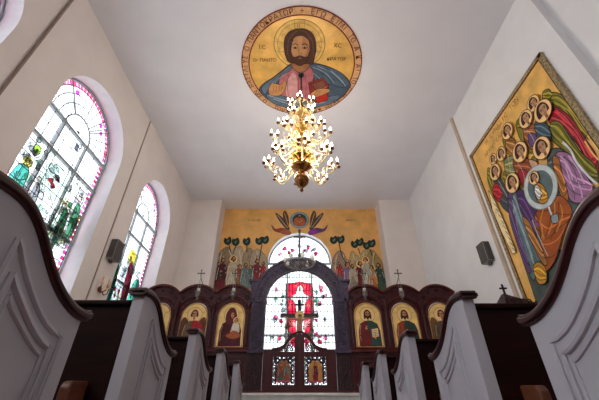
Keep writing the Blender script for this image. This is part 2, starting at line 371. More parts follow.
# ------------------------------------------------------------------ windows
CLEAR = glass('8c9092')
def side_window(n, x, c, r, s, sill, figs):
    P = Plane(0, x, 1)
    base = struct(empty('window_%d' % n, (0, 0, 0)))
    bm = bmesh.new()
    ring = [(c - r, sill)] + arc(c, s, r, 180, 0, 28) + [(c + r, sill)]
    bm.faces.new([bm.verts.new((x, a, z)) for a, z in ring]); finish('window_glass', bm, CLEAR, base)
    # frame bars
    bm = bmesh.new(); t = .028
    for y in (c - r / 3, c + r / 3): box(bm, x - .02, x + .03, y - t / 2, y + t / 2, sill, s)
    for z in (s - .05, s - .64, s - 1.75): box(bm, x - .02, x + .035, c - r, c + r, z - .022, z + .022)
    fr = [(c - r + .02, sill + .02)] + arc(c, s, r - .02, 180, 0, 28) + [(c + r - .02, sill + .02), (c - r + .02, sill + .02)]
    tube(bm, [(x, a, z) for a, z in fr], .03, 4)
    tube(bm, [(x + .01, a, z) for a, z in arc(c, s, r * .35, 180, 0, 16)], .016, 4)
    for a in (50, 130):
        tube(bm, [(x + .01, c + r * .35 * math.cos(math.radians(a)), s + r * .35 * math.sin(math.radians(a))), (x + .01, c + r * math.cos(math.radians(a)), s + r * math.sin(math.radians(a)))], .014, 4)
    finish('window_frame', bm, MULL, base)
    A = Art(P, .004, mf=glass)
    # pink border pieces
    k = 0
    for a in range(4, 178, 6):
        col = ('ec5a94', 'e85a80', 'c85aa4', 'e04a78', 'ee80b4')[random.randrange(5)]
        i0 = math.radians(a); i1 = math.radians(a + 5.2)
        A.poly([(c + (r - .15) * math.cos(i0), s + (r - .15) * math.sin(i0)), (c + (r - .05) * math.cos(i0), s + (r - .05) * math.sin(i0)), (c + (r - .05) * math.cos(i1), s + (r - .05) * math.sin(i1)), (c + (r - .15) * math.cos(i1), s + (r - .15) * math.sin(i1))], col)
    z = s - .1
    while z > sill + .1:
        for d in (-1, 1):
            col = ('d02a70', 'b5308c', 'c868a8', 'c8304a', 'e070a8')[random.randrange(5)]
            a = c + d * (r - .05); b = c + d * (r - .15)
            A.poly([(a, z), (b, z), (b, z - .07), (a, z - .07)], col)
        z -= .1
    for (u, v) in ((.42, .62), (.5, .48), (-.42, .62)):
        A.poly([(c + r * u - .05, s + r * v), (c + r * u, s + r * v + .07), (c + r * u + .05, s + r * v + .02), (c + r * u, s + r * v - .05)], 'c040b0', True)
    # leads
    for rr in (.55, .72, .86): A.stroke(arc(c, s, r * rr, 180, 0, 24), .018, LEAD)
    for a in range(0, 181, 15): A.stroke([(c + r * .35 * math.cos(math.radians(a)), s + r * .35 * math.sin(math.radians(a))), (c + r * .95 * math.cos(math.radians(a)), s + r * .95 * math.sin(math.radians(a)))], .018, LEAD)
    for a in range(15, 170, 22): A.stroke([(c, s), (c + r * .33 * math.cos(math.radians(a)), s + r * .33 * math.sin(math.radians(a)))], .012, LEAD)
    for k in range(-4, 5):
        if k: A.stroke([(c + k * r / 5, sill), (c + k * r / 5, s - .05)], .015, LEAD)
    for k in range(12): A.stroke([(c - r + .12, sill + .22 * k + .1), (c + r - .12, sill + .22 * k + .1)], .015, LEAD)
    figs(A, c, r, s)
    A.build('stained_glass', base)
    return base
def gfig(A, y, z, h, col, col2, skin='e8d8c8', halo='f0e060'):
    G = LEAD
    A.circ((y, z + h * .88), h * .11, halo, 16, line=G, lw=.009)
    A.poly([(y - h * .1, z + h * .76), (y + h * .1, z + h * .76), (y + h * .17, z + h * .4), (y + h * .16, z), (y - h * .16, z), (y - h * .17, z + h * .4)], col, True, line=G, lw=.012)
    A.poly([(y - h * .02, z + h * .76), (y + h * .12, z + h * .74), (y + h * .18, z + h * .3), (y + h * .05, z + h * .1)], col2, True, line=G, lw=.01)
    A.circ((y, z + h * .88), h * .055, skin, 12, line=G, lw=.012)
    A.poly([(y - h * .06, z + h * .88), (y - h * .05, z + h * .95), (y + h * .05, z + h * .95), (y + h * .06, z + h * .88), (y + h * .03, z + h * .92), (y - h * .03, z + h * .92)], 'b8a890')
    for k in (-.08, -.02, .05): A.stroke([(y + h * k, z + h * .6), (y + h * (k * 1.3 + .02), z + h * .3), (y + h * k * 1.6, z + h * .03)], .012, G, True)
    A.stroke([(y - h * .14, z + h * .55), (y, z + h * .48), (y + h * .13, z + h * .58)], .014, G, True)
def scribble(A, y, z, w, h, cols, n):
    for _ in range(n):
        a = y + random.uniform(-w, w); b = z + random.uniform(-h, h); q = random.uniform(.03, .085)
        pts = [(a + q * random.uniform(.5, 1.2) * math.cos(t), b + q * random.uniform(.5, 1.2) * math.sin(t)) for t in (0, 1.2, 2.3, 3.4, 4.5, 5.5)]
        A.poly(pts, cols[random.randrange(len(cols))], True, line=LEAD, lw=random.choice((.008, .014)))
def figs1(A, c, r, s):
    scribble(A, c, s - .9, .75, .22, ['f0f0f2', 'e8ecea', 'd8dce0', 'b8c8c0'], 36)
    scribble(A, c + .1, s - 1.6, .7, .3, ['f0f0f2', 'd8e4dc', 'c8d0d4', '98b8a8', 'e8dcd8'], 40)
    gfig(A, c + .02, s - 2.6, .9, 'e8ece8', 'a8c8b8', halo='f0f0e8')
    for k in range(10): A.stroke([(c - .05, s - 1.1), (c - .05 + .42 * math.cos(k * PI / 5), s - 1.1 + .42 * math.sin(k * PI / 5))], .006, '7fb08a')
    A.circ((c - .02, s - 1.1), .3, 'dff0ec', 20, line='7fb08a', lw=.01)
    scribble(A, c - .02, s - 1.08, .08, .1, ['c02838', 'c02838', '909098', 'e8e8e8'], 8)
    scribble(A, c + .02, s - .3, .3, .12, ['e8e8ea', 'd0d0d8', '70747a'], 6)
    gfig(A, c - .58, s - 1.85, .8, '58c0b0', 'e0e8e6'); gfig(A, c - .28, s - 1.95, .8, 'e4e0e6', 'a8b0b4', halo='f4f4f4')
    gfig(A, c - .86, s - 1.6, .6, 'd04858', 'f0dce0', halo='c8ec60')
    scribble(A, c - .68, s - 1.0, .18, .16, ['707078', 'a0e040', 'a0a8ac', 'e8e8ee'], 9)
    scribble(A, c - .55, s - 1.9, .3, .3, ['30a088', 'c03040', 'e8e8ee', '8a8a92', 'a0a8ac'], 26)
    gfig(A, c + .62, s - 1.9, 1.0, 'e0e4e0', '50a078', halo='e8e0e8'); gfig(A, c + .4, s - 2.1, .95, 'c8d8c8', '308868', halo='f0ecd0')
    scribble(A, c + .55, s - 1.55, .28, .35, ['e8e8d8', '58a080', 'c8d0c0', 'd8d890', 'a4acb0'], 32)
    scribble(A, c + .55, s - .85, .22, .12, ['d8d8dc', 'a0a4a8', 'f0f0f0'], 8)
    gfig(A, c + .35, s - 2.75, .65, 'b01858', 'e8d8e0', halo='c01060'); scribble(A, c + .1, s - 2.2, .5, .35, ['48a088', 'e0e0e4', 'a02050', '9098a0'], 40)
    scribble(A, c, s - 2.7, .7, .15, ['b01858', 'e0e0e4', '606870'], 16)
    for pts in (((-.9, -1.4), (-.3, -1.15), (.2, -1.5), (.8, -1.2)), ((-.5, -.7), (-.1, -1.6), (-.4, -2.3)), ((.1, -.65), (.35, -1.2), (.15, -2.0))):
        A.stroke([(c + a, s + b) for a, b in pts], .012, LEAD, True)
def figs2(A, c, r, s):
    scribble(A, c, s - 1.5, .6, .7, ['f0f0f2', 'e4e8ea', 'd0d8dc'], 36)
    gfig(A, c + .05, s - 2.55, 1.65, 'b8c4c8', 'a01838', halo='f4e45a')
    gfig(A, c - .52, s - 2.5, 1.35, '2c9078', '9aa4a8', halo='e8e8ee'); gfig(A, c + .58, s - 2.5, 1.3, '48a890', '70787c', halo='e8e8ee')
    scribble(A, c + .05, s - 1.35, .2, .25, ['c0ccd0', 'b0b8bc', 'e8eef0'], 14)
    scribble(A, c - .05, s - 2.2, .5, .3, ['a01838', '48a890', 'e8e8ee', 'e0c020', 'b02030'], 26)
    scribble(A, c, s - 2.65, .5, .1, ['e0c020', 'c8a010', 'e8e8ee', 'b02030'], 16)
    A.poly([(c - .12, s - 1.9), (c + .1, s - 1.85), (c + .12, s - 2.5), (c - .1, s - 2.5)], 'f4f4f0', True, line=LEAD, lw=.012)
side_window(1, -4.03, *WIN[0], figs1)
side_window(2, -4.03, *WIN[1], figs2)
side_window(3, -4.03, 1.33, .97, 4.2, 1.3, lambda A, c, r, s: scribble(A, c, s - 1.6, .7, .9, ['48a088', 'e0e0e4', 'b02050', '9098a0'], 60))

# arched window behind the altar
def altar_window():
    y = 10.02; c, r, s, sill = 0, 1.03, 4.01, .0
    P = Plane(1, y, -1); base = struct(empty('window_4'))
    bm = bmesh.new(); bm.faces.new([bm.verts.new((a, y, z)) for a, z in [(c - r, sill)] + arc(c, s, r, 180, 0, 28) + [(c + r, sill)]]); finish('window_glass', bm, CLEAR, base)
    bm = bmesh.new()
    for x in (-.38, .38): box(bm, x - .022, x + .022, y - .03, y + .02, sill, s)
    for z in (s, 2.9, 1.78): box(bm, -r, r, y - .035, y + .02, z - .02, z + .02)
    tube(bm, [(a, y, z) for a, z in arc(c, s, r - .02, 180, 0, 28)], .03, 4)
    tube(bm, [(a, y, z) for a, z in arc(c, s, .8, 180, 0, 28)], .012, 4)
    finish('window_frame', bm, MULL, base)
    A = Art(P, .004, mf=glass)
    for k in range(-9, 10): A.stroke([(k * .107, sill), (k * .107, s)], .019, LEAD)
    for k in range(19): A.stroke([(-r, .1 + k * .215), (r, .1 + k * .215)], .019, LEAD)
    for a in range(12, 170, 12): A.stroke([(0, s), (.98 * math.cos(math.radians(a)), s + .98 * math.sin(math.radians(a)))], .01, LEAD)
    # the pink and grey pieces in the lunette
    for p in ((285, 249), (289, 253), (293, 250), (305, 251), (309, 247), (313, 251), (281, 254), (317, 254), (300, 247)):
        a, b = P.px(*p); scribble(A, a, b, .06, .05, ['c02850', 'b890a0', '787c84', 'd04878'], 3)
    # red almond with a white figure
    fig = [(300, 285), (302.5, 288), (304, 294), (310, 297), (305, 303), (304, 320), (305, 336), (296, 336), (296, 318), (295, 303), (290, 298), (296, 294), (297.5, 288)]
    RED = 'cc1838'
    for pts in ([(286.5, 284), (300, 282), (300, 285), (297.5, 288), (296, 294), (290, 298), (286.2, 300)], [(300, 282), (312, 284), (313.5, 300), (310, 297), (304, 294), (302.5, 288), (300, 285)], [(286.2, 301), (290, 298.5), (295, 303), (296, 318), (296, 336), (295, 349), (289, 340), (287, 320)],
                [(313.5, 301), (310, 297.5), (305, 303), (304, 320), (305, 336), (305, 349), (311, 340), (313, 320)]):
        A.poly(pts, RED, False, True, line=LEAD, lw=.018)
    A.poly(fig, 'f6f6f2', False, True, line=LEAD, lw=.018)
    A.circ((300, 289), .05, 'b8a890', 10, px=True, line=LEAD, lw=.012)
    for q in (((297, 296), (300, 312), (297, 330)), ((303, 296), (301, 312), (304, 330)), ((292, 300), (300, 304), (308, 299))): A.stroke(q, .018, LEAD, False, True)
    for (x, yy, col) in ((283, 303, '78a088'), (316, 303, '78a088'), (284, 312, 'a0a8a8'), (315, 314, 'b0b0b8'), (280, 322, 'd83050'), (279, 340, 'd82850'), (319, 303, 'd880a0'), (316, 337, 'd82850'), (317, 322, 'd86090'), (320, 340, 'd82848'), (287, 328, 'c8a840'), (313, 328, 'c8a040'), (283, 296, '88b0a0'), (315, 293, '90b0a0'), (290, 336, '808890'), (310, 336, '808890'), (277, 290, 'e0b0c0'), (320, 290, 'e06080')):
        a, b = P.px(x, yy); scribble(A, a, b, .045, .07, [col, col, 'e8ecec'], 3)
    for x in (285.5, 288, 311, 314): A.stroke([(x, 272), (x, 352)], .012, LEAD, False, True)
    for x, y in ((275, 300), (274, 320), (324, 296), (325, 318), (273, 338), (326, 340), (291, 322), (309, 323), (289, 344), (311, 345)):
        a, b = P.px(x, y); scribble(A, a, b, .05, .06, ['e070a0', 'd0d8d4', 'd84060', 'a8c0b0'], 3)
    for x in range(283, 318, 5): A.circ((x, 276), .07, 'e8f0e8', 10, px=True, line='88a090', lw=.015)
    A.build('stained_glass', base)
altar_window()

# ------------------------------------------------------------------ painted gold wall over the altar
PN = Plane(1, YN, -1)
def wall_mural():
    root = tag(empty('painted_figures_mural', (0, YN, 0)), 'wall painting of robed crowds, rocks and trees around the arched altar window', 'mural')
    def hills(side):
        A = Art(PN, .002)
        if side < 0:
            for pts, col in (([(213, 292), (216, 262), (222, 250), (229, 247), (232, 256), (236, 292)], '8f7d64'), ([(228, 292), (231, 254), (238, 247), (243, 251), (246, 292)], 'b3a388'), ([(241, 292), (242, 262), (247, 249), (253, 252), (252, 280)], '9a8a70'), ([(252, 285), (250, 258), (257, 249), (264, 254), (268, 264), (266, 285)], 'a99a80')):
                A.poly(pts, col, True, True, line='4a3c30', lw=.012)
            for p in (((222, 252), (220, 262), (222, 274)), ((239, 250), (241, 262), (239, 276)), ((258, 252), (256, 262), (260, 272)), ((229, 250), (233, 262), (231, 274))): A.stroke(p, .03, 'cfc3aa', True, True)
            for _ in range(46):
                x = random.uniform(216, 264); y = random.uniform(251, 286); A.stroke([(x, y), (x + random.uniform(-2, 2), y + random.uniform(3, 8))], .022, random.choice(('cdbf9f', 'b7a582', '6a5640', '8a3a34', '5a6c60', 'c4b490')), False, True)
            trees = ((228, 241), (236, 242), (247, 241.5), (259.5, 241), (265.5, 240))
            trunks = (((229, 245), (231, 252)), ((236, 246), (233, 254)), ((247, 245), (247, 252)), ((262, 244), (260, 256), (258, 266)))
        else:
            for pts, col in (([(330, 285), (332, 262), (337, 252), (343, 252), (348, 266), (347, 290)], '9b8274'), ([(345, 292), (349, 262), (352, 251), (358, 256), (366, 249), (370, 254), (362, 290)], 'b8a070'), ([(364, 292), (366, 262), (371, 250), (378, 256), (384, 268), (386, 290)], '9c8454')):
                A.poly(pts, col, True, True, line='4a3c30', lw=.012)
            for p in (((353, 254), (355, 264), (352, 276)), ((374, 253), (373, 264), (379, 276)), ((337, 255), (335, 266), (338, 276)), ((364, 252), (362, 262), (364, 272))): A.stroke(p, .03, 'd8c898', True, True)
            for _ in range(46):
                x = random.uniform(334, 383); y = random.uniform(253, 288); A.stroke([(x, y), (x + random.uniform(-2, 2), y + random.uniform(3, 8))], .022, random.choice(('d8c898', 'b79a62', '6a5640', '7a4a3a', '8a7c98', 'cdb888')), False, True)
            trees = ((334, 240), (341, 239.5), (355, 244), (360, 242), (367, 245.5), (372, 243.5))
            trunks = (((339, 243), (342, 256), (349, 268)), ((358, 248), (360, 254)), ((370, 249), (372, 256)))
        for t in trunks: A.stroke(t, .035, '4a4030', True, True)
        for x, y in trees:
            d = random.uniform(-.5, .5)
            A.poly([(x - 3, y - 3), (x - 1, y - 2 + d), (x + 2, y - 4), (x + 3.4, y), (x + 2, y + 3), (x - .5, y + 4), (x - 3, y + 2.5), (x - 4, y)], '1d3029', True, True, line='0f1815', lw=.015)
            A.poly([(x - 1.6, y - 1), (x + .5, y - 1.6), (x + 1.7, y + .5), (x, y + 2.2), (x - 1.8, y + 1.2)], '2f4a40', True, True)
            A.stroke([(x - 1, y + 1.6), (x + 1, y - 1.2)], .03, '6d8a7c', False, True)
        o = A.build('rocks_and_trees', root)
    hills(-1); hills(1)
    def px_fig(name, x, ytop, ybot, robe, cloak, halo, beard=False, lean=0, arm=1):
        A = Art(PN, .012 + random.random() * .003)
        a, zt = PN.px(x, ytop); _, zb = PN.px(x, ybot)
        figure(A, a, zb, (zt - zb) * 1.0, robe, cloak, halo, beard=beard, lean=lean, arm=arm); A.build(name, root)
    for f in ((219, 262, 291, '46573f', '39443a', None, True, 0, 1), (223.5, 258, 290, '7a2430', '51202c', None, True, 0, 1), (229.5, 262, 290, '8d5a32', 'a0442c', None, True, 0, -1), (234, 256, 290, 'c9c1ae', 'b8aa90', HALO, True, 0, 1),
              (240, 264, 289, '9c6a3c', '8b3a2c', None, False, 0, 1), (246, 263, 290, '7d918c', '5d7878', None, True, 0, 1), (251, 265, 289, '6b857c', '4a645e', None, False, 0, -1), (257.5, 259, 290, 'a32430', '6c2a34', None, True, 0, 1), (263, 262, 284, '7c6c60', '982430', None, True, .02, -1)):
        px_fig('painted_figure', *f)
    for f in ((339, 262, 286, '66707c', 'a82c28', None, True, 0, 1), (347, 262, 296, '9a86b0', '7f6c9c', None, False, 0, 1), (352, 264, 292, '8a8478', 'b0a48c', None, True, 0, 1), (359.5, 261, 294, '7a1c24', '64141e', HALO, True, 0, 1),
              (365, 257, 290, 'c4c0b0', 'a8a898', HALO, False, 0, -1), (371, 265, 294, 'b8703c', 'c48850', None, False, 0, -1), (378, 263, 294, '3a5a48', '2c4c44', None, True, 0, -1)):
        px_fig('painted_figure', *f)
    # roundel with winged seraphs either side
    A = Art(PN, .004); c = PN.px(299.5, 220)
    for d in (-1, 1):
        W = lambda pts: [(299.5 + d * x, y) for x, y in pts]
        for pts, col in (([(10, 229), (13, 222), (19, 216), (24, 213), (20, 221), (13, 229)], '4d4a52'), ([(11, 226), (11, 218), (14, 211), (16.5, 214), (15, 222)], '5c4438'), ([(10, 231), (17, 228), (24, 229), (28, 225), (25, 231), (16, 233)], '6c3f7e' if d > 0 else '9c4a3c'), ([(9, 232), (14, 229), (20, 232), (16, 234), (10, 235)], '8a3f9a' if d > 0 else 'a86048')):
            A.poly(W(pts), col, True, True, line='33241e', lw=.012)
        for p in (((12, 228), (22, 215)), ((11, 227), (15, 213))): A.stroke(W(p), .02, 'd0a468', False, True)
    A.circ(c, .33, '8fa0a4', 28, line='5b6a70', lw=.014); A.circ(c, .25, '33494c', 24)
    x, z = c
    A.poly([(x - .19, z - .18), (x - .2, z), (x - .1, z + .1), (x + .08, z + .11), (x + .2, z + .02), (x + .19, z - .18), (x, z - .24)], 'b0613a', True, line=LINE, lw=.012)
    A.stroke([(x - .1, z - .02), (x, z - .1), (x + .1, z)], .02, 'd89a60', True); A.stroke([(x - .02, z + .05), (x - .05, z - .15)], .012, '6c2c1c')
    head(A, x, z + .15, .055, None, HAIR, True)
    A.build('roundel', root)
    A = Art(PN, .004)
    line_text(A, 'Η ΒΑΪΟΦ', PN.px(254, 220.5), (1, 0), (0, 1), .1, '6a4a22', .6)
    line_text(A, 'ΑΝΑΣΤΑ', PN.px(351, 220.5), (1, 0), (0, 1), .1, '6a4a22', .62)
    A.build('lettering', root)
wall_mural()

# ------------------------------------------------------------------ ceiling roundel
def ceiling_icon():
    Z = H - .012; P = Plane(2, Z, -1); cx, cy, R = .045, 4.13, 1.255
    root = tag(empty('ceiling_painting', (cx, cy, H)), 'round painted ceiling icon of a bearded man in blue holding a red book', 'painting')
    bm = bmesh.new(); prism(bm, arc(cx, cy, R, 0, 360, 64)[:-1], 2, Z, H - .001); finish('backing_disc', bm, paint('7a1f1a'), root)
    A = Art(P, .0005, .0002)
    A.circ((cx, cy), R * .985, 'd9a877', 72); A.circ((cx, cy), R * .885, '7a1f1a', 72)
    A.circ((cx, cy), R * .865, GOLD, 72)
    q = lambda *L: list(L)
    # halo rings
    h0 = P.px(299.5, 45); 
    hr = .5
    A._poly(arc(h0[0], h0[1], hr, 0, 360, 40)[:-1], paint('e4b966')); A._stroke(arc(h0[0], h0[1], hr, 0, 360, 40), .014, '7a6a3c'); A._stroke(arc(h0[0], h0[1], hr * .86, 0, 360, 40), .008, '7a6a3c')
    for s in (-1, 1):
        A._stroke([(h0[0] + s * .09, h0[1] - .2), (h0[0] + s * .09, h0[1] - hr)], .007, '7a6a3c')
        A._stroke([(h0[0] + s * .2, h0[1] - .04), (h0[0] + s * hr, h0[1] - .08)], .007, '7a6a3c'); A._stroke([(h0[0] + s * .2, h0[1] + .14), (h0[0] + s * hr * .93, h0[1] + .14)], .007, '7a6a3c')
    def pp(pts, col, sm=True, line=LINE, lw=.012): A.poly([(235 + x / 4.437, 5 + y / 4.437) for x, y in pts], col, sm, True, line=line, lw=lw)
    def ss(pts, w, col): A.stroke([(235 + x / 4.437, 5 + y / 4.437) for x, y in pts], w, col, True, True)
    # body, clipped to the disc: blue mantle
    pp([(330, 258), (400, 268), (470, 300), (512, 345), (505, 372), (470, 412), (410, 440), (350, 452), (290, 456), (230, 450), (170, 432), (125, 402), (108, 372), (130, 345), (170, 320), (215, 285), (250, 262), (290, 290)], '46586a')
    pp([(215, 300), (258, 268), (292, 292), (330, 262), (352, 300), (345, 345), (340, 440), (225, 432), (200, 380), (196, 330)], 'b46a70')
    pp([(255, 300), (275, 330), (272, 430), (236, 425), (226, 360)], 'cf9a9a', line=None)
    for a in (((285, 300), (282, 360), (284, 425)), ((310, 305), (316, 360), (312, 430)), ((240, 310), (232, 350), (238, 410))): ss(a, .01, '7a3640')
    pp([(255, 260), (222, 285), (180, 315), (140, 345), (118, 370), (135, 395), (165, 345), (205, 310), (245, 290)], '5f7386')
    pp([(330, 262), (345, 290), (350, 330), (335, 380), (370, 360), (420, 350), (470, 365), (508, 350), (470, 300), (400, 270)], '4c5e70')
    for a in (((345, 275), (400, 300), (440, 345)), ((365, 270), (430, 300), (480, 345)), ((345, 300), (380, 330), (400, 360)), ((240, 275), (200, 310), (160, 350)), ((230, 300), (185, 335), (150, 385)), ((425, 290), (470, 330), (490, 360))): ss(a, .016, '8da0b0')
    for a in (((355, 285), (410, 320), (430, 355)), ((250, 272), (205, 305), (150, 350)), ((400, 280), (450, 320), (485, 360))): ss(a, .009, '1e2833')
    # folds of the mantle across the bottom
    pp([(140, 395), (200, 400), (280, 418), (350, 425), (420, 405), (470, 400), (430, 435), (350, 455), (280, 458), (200, 448), (155, 425)], '5a6c7c')
    for a in (((150, 400), (230, 425), (320, 440), (400, 430)), ((170, 415), (250, 440), (350, 448))): ss(a, .02, '9fb0bc')
    # book
    pp([(325, 345), (390, 322), (415, 352), (412, 400), (360, 430), (335, 400)], '8d2a20', False)
    pp([(335, 352), (388, 332), (405, 358), (365, 382)], '7c4a3a', False); pp([(350, 405), (410, 385), (412, 420), (368, 436)], 'b0281c', False)
    ss([(335, 395), (372, 378), (410, 360)], .012, 'd9a060')
    pp([(335, 395), (365, 372), (410, 370), (422, 380), (390, 398), (350, 410)], 'c08a58')
    for k in range(3): ss([(372 + 8 * k, 374 + 2 * k), (345 + 8 * k, 402)], .006, '6a3a20')
    # blessing hand
    pp([(150, 368), (165, 345), (200, 352), (222, 335), (228, 345), (222, 375), (200, 400), (165, 402), (150, 390)], 'c08a58')
    for k in range(4): ss([(168 + 13 * k, 395 - 4 * k), (172 + 13 * k, 360 - 3 * k)], .007, '6a3a20')
    ss([(205, 362), (224, 332)], .03, 'c08a58')
    # neck, hair, face, beard
    pp([(258, 232), (318, 232), (330, 270), (292, 300), (252, 272)], 'a06c44')
    pp([(218, 190), (222, 145), (245, 115), (288, 104), (330, 114), (354, 145), (360, 195), (352, 235), (345, 262), (325, 260), (250, 256), (228, 235)], '4c2c22')
    pp([(246, 195), (250, 160), (268, 140), (290, 134), (312, 140), (328, 160), (331, 195), (322, 232), (288, 258), (258, 232)], 'bf8a5c')
    pp([(298, 140), (318, 150), (331, 190), (322, 235), (296, 250), (302, 210)], 'a3704a', line=None)
    pp([(248, 205), (256, 226), (272, 230), (288, 227), (304, 230), (322, 226), (330, 205), (325, 240), (306, 260), (288, 268), (268, 259), (251, 240)], '4a2a1e')
    pp([(262, 180), (266, 222), (276, 224), (288, 221), (300, 224), (312, 222), (316, 180)], 'bf8a5c', line=None)
    ss([(268, 231), (288, 223), (308, 231)], .018, '4a2a1e')
    pp([(279, 234), (288, 232), (297, 234), (288, 238)], '9c5a44', line=None)
    for s in (-1, 1):
        X = 288 + s * 21
        ss([(X - 13, 176), (X, 170), (X + 13, 177)], .016, '2a1812'); pp([(X - 11, 188), (X, 184), (X + 11, 188), (X, 192)], 'c8ac8c', lw=.011); A.circ((235 + X / 4.437, 5 + 188 / 4.437), .02, '20120c', 8, px=True)
    ss([(285, 185), (283, 210), (292, 214), (298, 208)], .009, '6a3f28'); ss([(258, 150), (250, 175), (248, 200)], .02, '3a2018')
    for a in (((255, 125), (238, 155), (232, 215)), ((320, 125), (342, 155), (348, 225)), ((288, 108), (262, 122), (244, 150)), ((288, 108), (315, 120), (335, 150))): ss(a, .006, '8a5a40')
    # outer lettering; letters stand with their feet towards the centre
    txt = 'Ο ΩΝ ΒΑΣΙΛΕΥΣ Ο ΠΑΝΤΟΚΡΑΤΩΡ + ΕΓΩ ΕΙΜΙ ΤΟ Α Κ ΑΙ ΤΟ Ω Η ΑΡΧΗ ΚΑΙ ΤΟ ΤΕΛΟΣ  '
    # the cross stands at the top (towards -y); words run clockwise as seen from below
    ic = txt.index('+'); n = len(txt); dstep = 2 * PI / n
    def fn(i):
        a = -PI / 2 + (i - ic) * dstep
        u = (math.cos(a), math.sin(a)); r = (-math.sin(a), math.cos(a))
        return ((cx + u[0] * R * .935, cy + u[1] * R * .935), r, u)
    letters(A, txt, fn, .14, '5a2016', .0006)
    T = lambda t, x, y, s, col='5a3a1c': line_text(A, t, P.px(235 + x / 4.437, 5 + y / 4.437), (1, 0), (0, -1), s, col, .68)
    T('ΙC', 118, 186, .12); T('ΧC', 455, 178, .12); T('Ο ΠΑΝΤΟ', 133, 243, .1); T('ΚΡΑΤΩΡ', 450, 237, .1); T('Ο', 196, 188, .08); T('Ν', 378, 182, .08); T('Ω', 282, 88, .08)
    A.build('painted_figure', root)
ceiling_icon()

